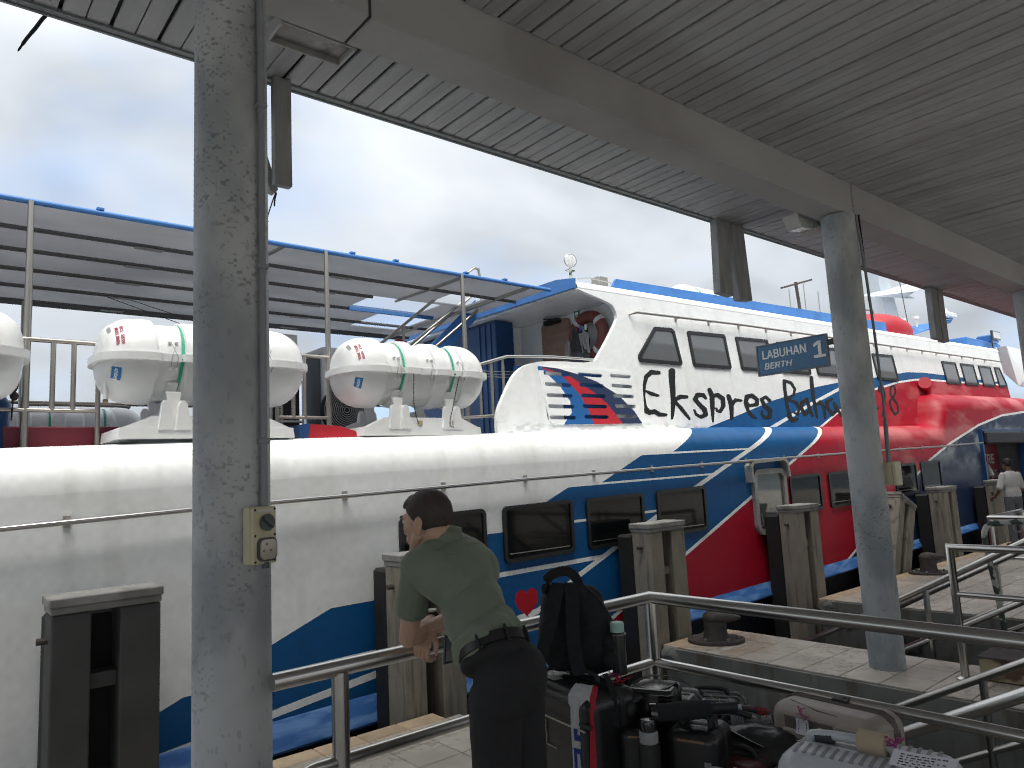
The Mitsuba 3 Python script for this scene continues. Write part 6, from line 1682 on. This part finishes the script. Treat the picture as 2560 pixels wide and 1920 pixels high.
def fl_pt(u, v, o=0.0):
    """u across (0 left .. 1 right), v down the cloth"""
    s = v * 0.62
    over = 0.05
    if s < over:
        t = s / over
        base = np.array([2.085 - 0.055 * t, 2.105 - 0.03 * t, 0.805 - 0.02 * t * t])
        z = base[2]
        w = 0.085 + 0.015 * t
    else:
        t = (s - over) / (0.62 - over)
        base = np.array([2.026 - 0.012 * t, 2.078 - 0.012 * t, 0.785 - (s - over)])
        w = 0.10 + 0.03 * t
    across = unit((0.16, -0.98, 0.0))
    fold = 0.010 * math.sin(u * 6.5 + 1.2 * v * 3) * min(1, v * 4 + 0.3) + 0.004 * math.sin(u * 15 + v * 9)
    return base + across * (u - 0.42) * w * (1.25 if v < 0.15 else 1.0) + np.array([-0.98, -0.16, 0.0]) * (fold + 0.012 + o) + np.array([0, 0, -0.02 * (u - 0.5) * v])


def fl_mesh(u0, u1, v0=0.0, v1=1.0, nu=10, nv=44, o=0.0):
    return loft([[fl_pt(u, v, o) for u in np.linspace(u0(v) if callable(u0) else u0, u1(v) if callable(u1) else u1, nu)] for v in np.linspace(v0, v1, nv)])


edge_ = lambda v: 0.72 - 0.12 * min(1, v * 1.5)
put(flag, 'white_half', fl_mesh(0.0, edge_), 'flag_white', smooth=True)
put(flag, 'red_half', fl_mesh(edge_, 1.0), 'flag_red', smooth=True)
L_ = {'J': [(0.10, 0.32, 0.62, 0.355), (0.10, 0.285, 0.24, 0.355)], 'E': [(0.06, 0.40, 0.64, 0.43), (0.50, 0.40, 0.64, 0.53), (0.28, 0.40, 0.40, 0.51), (0.06, 0.40, 0.18, 0.53)], 'T': [(0.08, 0.585, 0.62, 0.62), (0.48, 0.545, 0.62, 0.665)]}
for ch, rects in L_.items():
    for a0, v0, a1, v1 in rects:
        put(flag, 'letter', fl_mesh(a0, a1, v0, v1, 6, 8, 0.0018 + 0.0004 * (a0 < 0.2)), 'flag_blue', smooth=True)

# ---- the pair of black cabin cases in front, bottle and small glossy box
c = Case('suitcase', 'small black suitcase with bronze label, left of the black bottle holder', 2.235, 1.995, 40, 0.24, 0.13, 0.655, 'case_black', r=0.03)
c.add('label', box(-0.1, -0.02, -0.066, -0.0635, 0.615, 0.622), 'bronze_tag')
c.add('name_plate', xf(box(-0.122, -0.1195, -0.05, 0.035, 0.632, 0.638), shift(0, 0, 0)), 'bronze_tag')
c2 = Case('suitcase', 'black suitcase with bronze label and white mark, right of the black bottle holder', 2.36, 1.80, 18, 0.22, 0.20, 0.655, 'case_black', r=0.04)
c2.add('name_plate', box(-0.1125, -0.1095, -0.055, 0.045, 0.622, 0.630), 'bronze_tag')
c2.add('white_mark', cat(box(-0.1125, -0.1095, -0.075, -0.05, 0.50, 0.56), box(-0.113, -0.1093, -0.07, -0.055, 0.515, 0.535)), 'grey_label')
c2.handle_top(0.0, 0.14)
c2.add('pull_handle', cat(box(-0.03, 0.05, -0.06, -0.045, 0.655, 0.70), box(-0.03, 0.05, 0.045, 0.06, 0.655, 0.70), box(-0.035, 0.055, -0.06, 0.06, 0.70, 0.722, 0.005)), 'zip_dark')
c.handle_top(0.03, 0.09)
bh = thing('bottle_holder', 'black drink bottle in a sleeve between the two small black suitcases', 'bottle')
put(bh, 'sleeve', lathe([(0, 0.38), (0.038, 0.38), (0.040, 0.63), (0, 0.63)], 22, 'z', (2.14, 1.86, 0)), 'case_black_matt', smooth=40)
put(bh, 'bottle', lathe([(0, 0.631), (0.034, 0.631), (0.035, 0.665), (0.031, 0.672), (0, 0.672)], 22, 'z', (2.14, 1.86, 0)), 'grey_label', smooth=40)
put(bh, 'lid', lathe([(0, 0.673), (0.03, 0.673), (0.032, 0.70), (0.026, 0.712), (0, 0.715)], 22, 'z', (2.14, 1.86, 0)), 'case_gloss', smooth=40)
put(bh, 'mark', cat(box(2.103, 2.106, 1.845, 1.862, 0.50, 0.53), box(2.103, 2.106, 1.84, 1.866, 0.535, 0.54)), 'grey_label')
gb = thing('camera_box', 'small glossy black box bag with yellow label on top of the black suitcases', 'box')
put(gb, 'body', xf(rbox(0, 0, 0.055, 0.17, 0.19, 0.11, 0.02), shift(2.345, 1.995, 0.657) @ rot((0, 0, 1), 24)), 'case_gloss', smooth=35)
put(gb, 'lid_line', xf(box(-0.0865, 0.0865, -0.0965, 0.0965, 0.078, 0.082), shift(2.345, 1.995, 0.657) @ rot((0, 0, 1), 24)), 'zip_dark')
put(gb, 'yellow_label', xf(cat(box(-0.075, 0.005, -0.0985, -0.0955, 0.03, 0.055)), shift(2.345, 1.995, 0.657) @ rot((0, 0, 1), -18)), 'orange_tag')
put(gb, 'carry_strap', strap_band([(2.30, 2.06, 0.77), (2.34, 2.0, 0.80), (2.42, 1.95, 0.785), (2.47, 1.91, 0.75)], 0.016, 0.003, (0.3, 0.9, 0)), 'zip_dark', smooth=40)
um = thing('umbrella', 'folded black umbrella lying in front of the glossy box', 'umbrella')
put(um, 'canopy', tube(smoothline([(2.21, 1.87, 0.715), (2.28, 1.80, 0.72), (2.36, 1.74, 0.722)]), [0.032] * 4 + [0.034] * 6 + [0.03] * 3, 16), 'bag_fabric', smooth=40)
put(um, 'handle', tube([(2.362, 1.738, 0.722), (2.44, 1.68, 0.722)], 0.019, 14), 'case_black_matt', smooth=40)
put(um, 'tip', tube([(2.208, 1.872, 0.715), (2.19, 1.888, 0.714)], 0.036, 16), 'case_gloss', smooth=40)
np_ = thing('hand_grip', 'round black grip hanging left of the glossy box', 'handle')
put(np_, 'grip', xf(trimesh.creation.icosphere(3, 1), shift(2.20, 2.00, 0.70) @ np.diag([0.026, 0.03, 0.036, 1])), 'case_black_matt', smooth=True)
put(np_, 'band', tube([(2.20, 2.0, 0.72), (2.26, 1.99, 0.74)], 0.012, 8), 'zip_dark')

# ---- striped case behind, dark cases by the rail corner
c = Case('suitcase', 'dark ribbed suitcase with pale zip seams behind the glossy box', 2.66, 2.22, 22, 0.24, 0.36, 0.635, 'case_black', zipm='zip_dark', r=0.05)
for k in range(7):
    y = -0.15 + 0.05 * k
    c.add('rib', box(-0.115, -0.02, y - 0.009, y + 0.009, 0.633, 0.640, 0.003), 'grey_label')
for sx_ in (-0.026, 0.026):
    c.add('seam', tube([(sx_, -0.178, 0.45), (sx_, -0.172, 0.61), (sx_, -0.15, 0.636), (sx_, 0.14, 0.637), (sx_, 0.172, 0.61)], 0.005, 8), 'grey_label', 40)
c.add('reflector', box(-0.05, 0.03, -0.186, -0.181, 0.50, 0.61, 0.002), 'paper')
c = Case('suitcase', 'black suitcase in the rail corner, farthest of the luggage', 2.83, 2.08, 30, 0.22, 0.30, 0.605, 'case_black', r=0.05)
c.handle_top(0.0, 0.16)
for sx_ in (-0.03, 0.03):
    c.add('seam', tube([(sx_, -0.15, 0.45), (sx_, -0.14, 0.585), (sx_, -0.12, 0.607), (sx_, 0.12, 0.607)], 0.004, 8), 'zip_silver', 40)
# duffel bags with paper tags
db = thing('duffel_bag', 'shiny black duffel bag with a long white tag, in the middle of the luggage', 'bag')
q = soften(bones([((2.52, 1.86, 0.47), 0.13, (2.66, 1.66, 0.46), 0.14), ((2.52, 1.86, 0.3), 0.13, (2.66, 1.66, 0.3), 0.14)]), 0.016, 8)
V, N = q.vertices, q.vertex_normals
q.vertices = V + N * ((meshkit.fbm(V * 12, 3, 9) - 0.5) * 0.035)[:, None]
put(db, 'body', q, 'case_black', smooth=True)
put(db, 'grip', tube(smoothline([(2.46, 1.90, 0.60), (2.50, 1.86, 0.645), (2.56, 1.80, 0.655), (2.62, 1.74, 0.63)]), 0.012, 10), 'case_black_matt', smooth=True)
put(db, 'bright_bar', strap_band([(2.52, 1.93, 0.615), (2.60, 1.86, 0.625), (2.70, 1.77, 0.60)], 0.02, 0.008, (0.6, 0.6, 0.1)), 'zip_silver', smooth=40)
paper_tag(db, (2.475, 1.80, 0.635), (0.30, -0.78, -0.42), (0.62, 0.30, -0.22), 0.185, 0.058, 5, 'luggage_tag', 0.006, 4)
ribbon(db, (2.475, 1.81, 0.64), 6, 'pink_ribbon', 0.018, 12)
db2 = thing('duffel_bag', 'dark soft bag with looped white tag, left of the taupe suitcase', 'bag')
q = soften(bones([((2.74, 1.88, 0.44), 0.12, (2.80, 1.78, 0.44), 0.12), ((2.74, 1.88, 0.28), 0.13, (2.80, 1.78, 0.28), 0.13)]), 0.018, 8)
V, N = q.vertices, q.vertex_normals
q.vertices = V + N * ((meshkit.fbm(V * 11, 3, 2) - 0.5) * 0.05)[:, None]
put(db2, 'body', q, 'bag_fabric', smooth=True)
put(db2, 'grip', tube(smoothline([(2.66, 1.92, 0.55), (2.69, 1.88, 0.605), (2.74, 1.82, 0.615), (2.79, 1.76, 0.58), (2.80, 1.74, 0.54)]), 0.012, 10), 'case_grey', smooth=True)
put(db2, 'grip', tube(smoothline([(2.70, 1.93, 0.55), (2.74, 1.88, 0.60), (2.79, 1.82, 0.605), (2.83, 1.76, 0.56)]), 0.010, 10), 'case_grey', smooth=True)
paper_tag(db2, (2.685, 1.885, 0.635), (-0.1, -0.15, -0.98), (0.5, -0.75, 0.0), 0.115, 0.05, 4, 'luggage_tag', 0.02, 7)
paper_tag(db2, (2.735, 1.77, 0.60), (-0.05, -0.25, -0.95), (0.55, -0.7, 0.1), 0.15, 0.04, 4, 'luggage_tag', 0.015, 9)
ribbon(db2, (2.74, 1.77, 0.605), 5, 'flag_red', 0.02, 21)
ribbon(db2, (2.67, 1.92, 0.625), 5, 'kraft', 0.02, 22)

# ---- taupe suitcase
c = Case('suitcase', 'taupe hard suitcase with paper tag and recessed handle, behind the silver one', 2.80, 1.485, -3, 0.245, 0.44, 0.685, 'case_taupe', zipm='zip_taupe', r=0.06, split=0.6)
rec = box(-0.1245, -0.118, -0.02, 0.165, 0.515, 0.645, 0.006)
c.add('handle_recess', box(-0.1232, -0.118, -0.055, 0.145, 0.50, 0.645, 0.003), 'zip_taupe')
c.add('side_handle', rbox(-0.130, 0.045, 0.585, 0.022, 0.205, 0.036, 0.010), 'case_taupe', 35)
c.add('corner_panel', rbox(-0.121, -0.135, 0.555, 0.012, 0.135, 0.19, 0.0055), 'case_taupe', 35)
for sx_ in (0.004, 0.022, 0.04):
    c.add('zip_seam', tube([(sx_, -0.222, 0.40), (sx_, -0.222, 0.62), (sx_, -0.205, 0.668), (sx_, -0.17, 0.687), (sx_, 0.18, 0.687), (sx_, 0.21, 0.67)], 0.0028, 8), 'zip_taupe', 40)
c.add('lock', cat(box(0.03, 0.055, -0.035, 0.03, 0.686, 0.697, 0.003), box(0.055, 0.068, -0.03, 0.0, 0.69, 0.70, 0.002)), 'zip_dark')
c.add('cord', tube([(-0.06, 0.15, 0.683), (-0.09, 0.02, 0.675), (-0.095, -0.12, 0.668)], 0.005, 8), 'zip_taupe')
paper_tag(c.t, (2.665, 1.575, 0.650), (-0.22, 0.0, -0.97), (-0.05, -0.99, 0.0), 0.055, 0.052, 2, 'luggage_tag', 0.006, 3)
paper_tag(c.t, (2.655, 1.585, 0.573), (-0.05, 0.05, -0.99), (-0.05, -0.99, 0.0), 0.10, 0.062, 5, 'luggage_tag', 0.006, 13)
ribbon(c.t, (2.668, 1.55, 0.665), 6, 'pink_ribbon', 0.014, 31)

# ---- silver ribbed suitcase, nearest
c = Case('suitcase', 'silver ribbed suitcase with kraft band and long tag, nearest at the lower right', 2.19, 1.075, 7, 0.31, 0.46, 0.775, 'case_silver', zipm='zip_silver', r=0.065, split=0.5)
for k in range(14):
    y = -0.172 + 0.0264 * k
    for x0, x1 in ((-0.110, -0.030), (0.030, 0.110)):
        c.add('groove', hull([(x0 + a, y + b + 0.006 * (a > 0.01), z) for a, b in ((0, -0.005), (0, 0.005), (x1 - x0, -0.005), (x1 - x0, 0.005)) for z in (0.770, 0.7762)]), 'zip_silver')
for k in range(13):
    y = -0.16 + 0.0264 * k
    c.add('groove', box(-0.1562, -0.150, y - 0.005, y + 0.005, 0.30 if not -0.14 < y < 0.14 else 0.675, 0.705), 'zip_silver')
c.add('handle_recess', plate_yz(rrect(-0.12, 0.125, 0.53, 0.665, 0.03), -0.157, -0.150), 'zip_dark')
c.add('side_handle', rbox(-0.168, 0.01, 0.60, 0.025, 0.19, 0.035, 0.012), 'zip_dark', 35)
c.add('grip', tube(smoothline([(0.0, 0.165, 0.776), (-0.002, 0.15, 0.795), (0.0, 0.05, 0.802), (0.0, -0.06, 0.798), (0.0, -0.075, 0.778)]), 0.014, 12), 'case_silver', 40)
c.add('grip_pad', tube([(0.0, 0.145, 0.788), (0.0, 0.095, 0.793)], 0.018, 12), 'zip_dark', 40)
c.add('kraft_band', tube([(0.0, 0.02, 0.802), (0.0, -0.055, 0.800)], 0.033, 22), 'kraft', 40)
paper_tag(c.t, (2.165, 0.985, 0.812), (0.05, -0.99, -0.05), (-0.85, 0.0, -0.5), 0.165, 0.055, 5, 'luggage_tag', 0.012, 17)
ribbon(c.t, (2.19, 1.00, 0.81), 8, 'pink_ribbon', 0.016, 41)

# ---- maroon case with black case, white case at the bottom edge, dark case at the right edge
c = Case('suitcase', 'maroon suitcase with black zip, left of the silver one', 2.49, 1.70, 8, 0.22, 0.20, 0.53, 'case_maroon', r=0.04)
c.handle_top(0.0, 0.1, 'zip_dark')
c = Case('suitcase', 'low black suitcase squeezed between the maroon and silver ones', 2.46, 1.49, 6, 0.26, 0.16, 0.535, 'case_black', r=0.035)
c = Case('suitcase', 'white ribbed suitcase at the bottom edge of the picture', 2.235, 1.56, 12, 0.20, 0.30, 0.555, 'case_white', zipm='zip_silver', r=0.04)
for k in range(4):
    c.add('rib', box(-0.08, 0.08, -0.11 + 0.045 * k, -0.09 + 0.045 * k, 0.553, 0.561, 0.003), 'case_white')
tg = thing('paper_tag', 'crumpled printed paper tag stuck between the maroon and silver suitcases', 'tag')
paper_tag(tg, (2.44, 1.435, 0.66), (0.2, 0.3, -0.93), (0.6, -0.75, 0.05), 0.075, 0.07, 4, 'sheet', 0.02, 19)
c = Case('suitcase', 'dark grey suitcase with printed tag at the right edge', 2.60, 0.56, 10, 0.26, 0.40, 0.60, 'case_grey', r=0.05)
c.handle_top(0.0, 0.16)
paper_tag(c.t, (2.49, 0.66, 0.66), (0.2, -0.95, 0.2), (0.1, 0.1, -0.98), 0.12, 0.05, 3, 'luggage_tag', 0.02, 23)
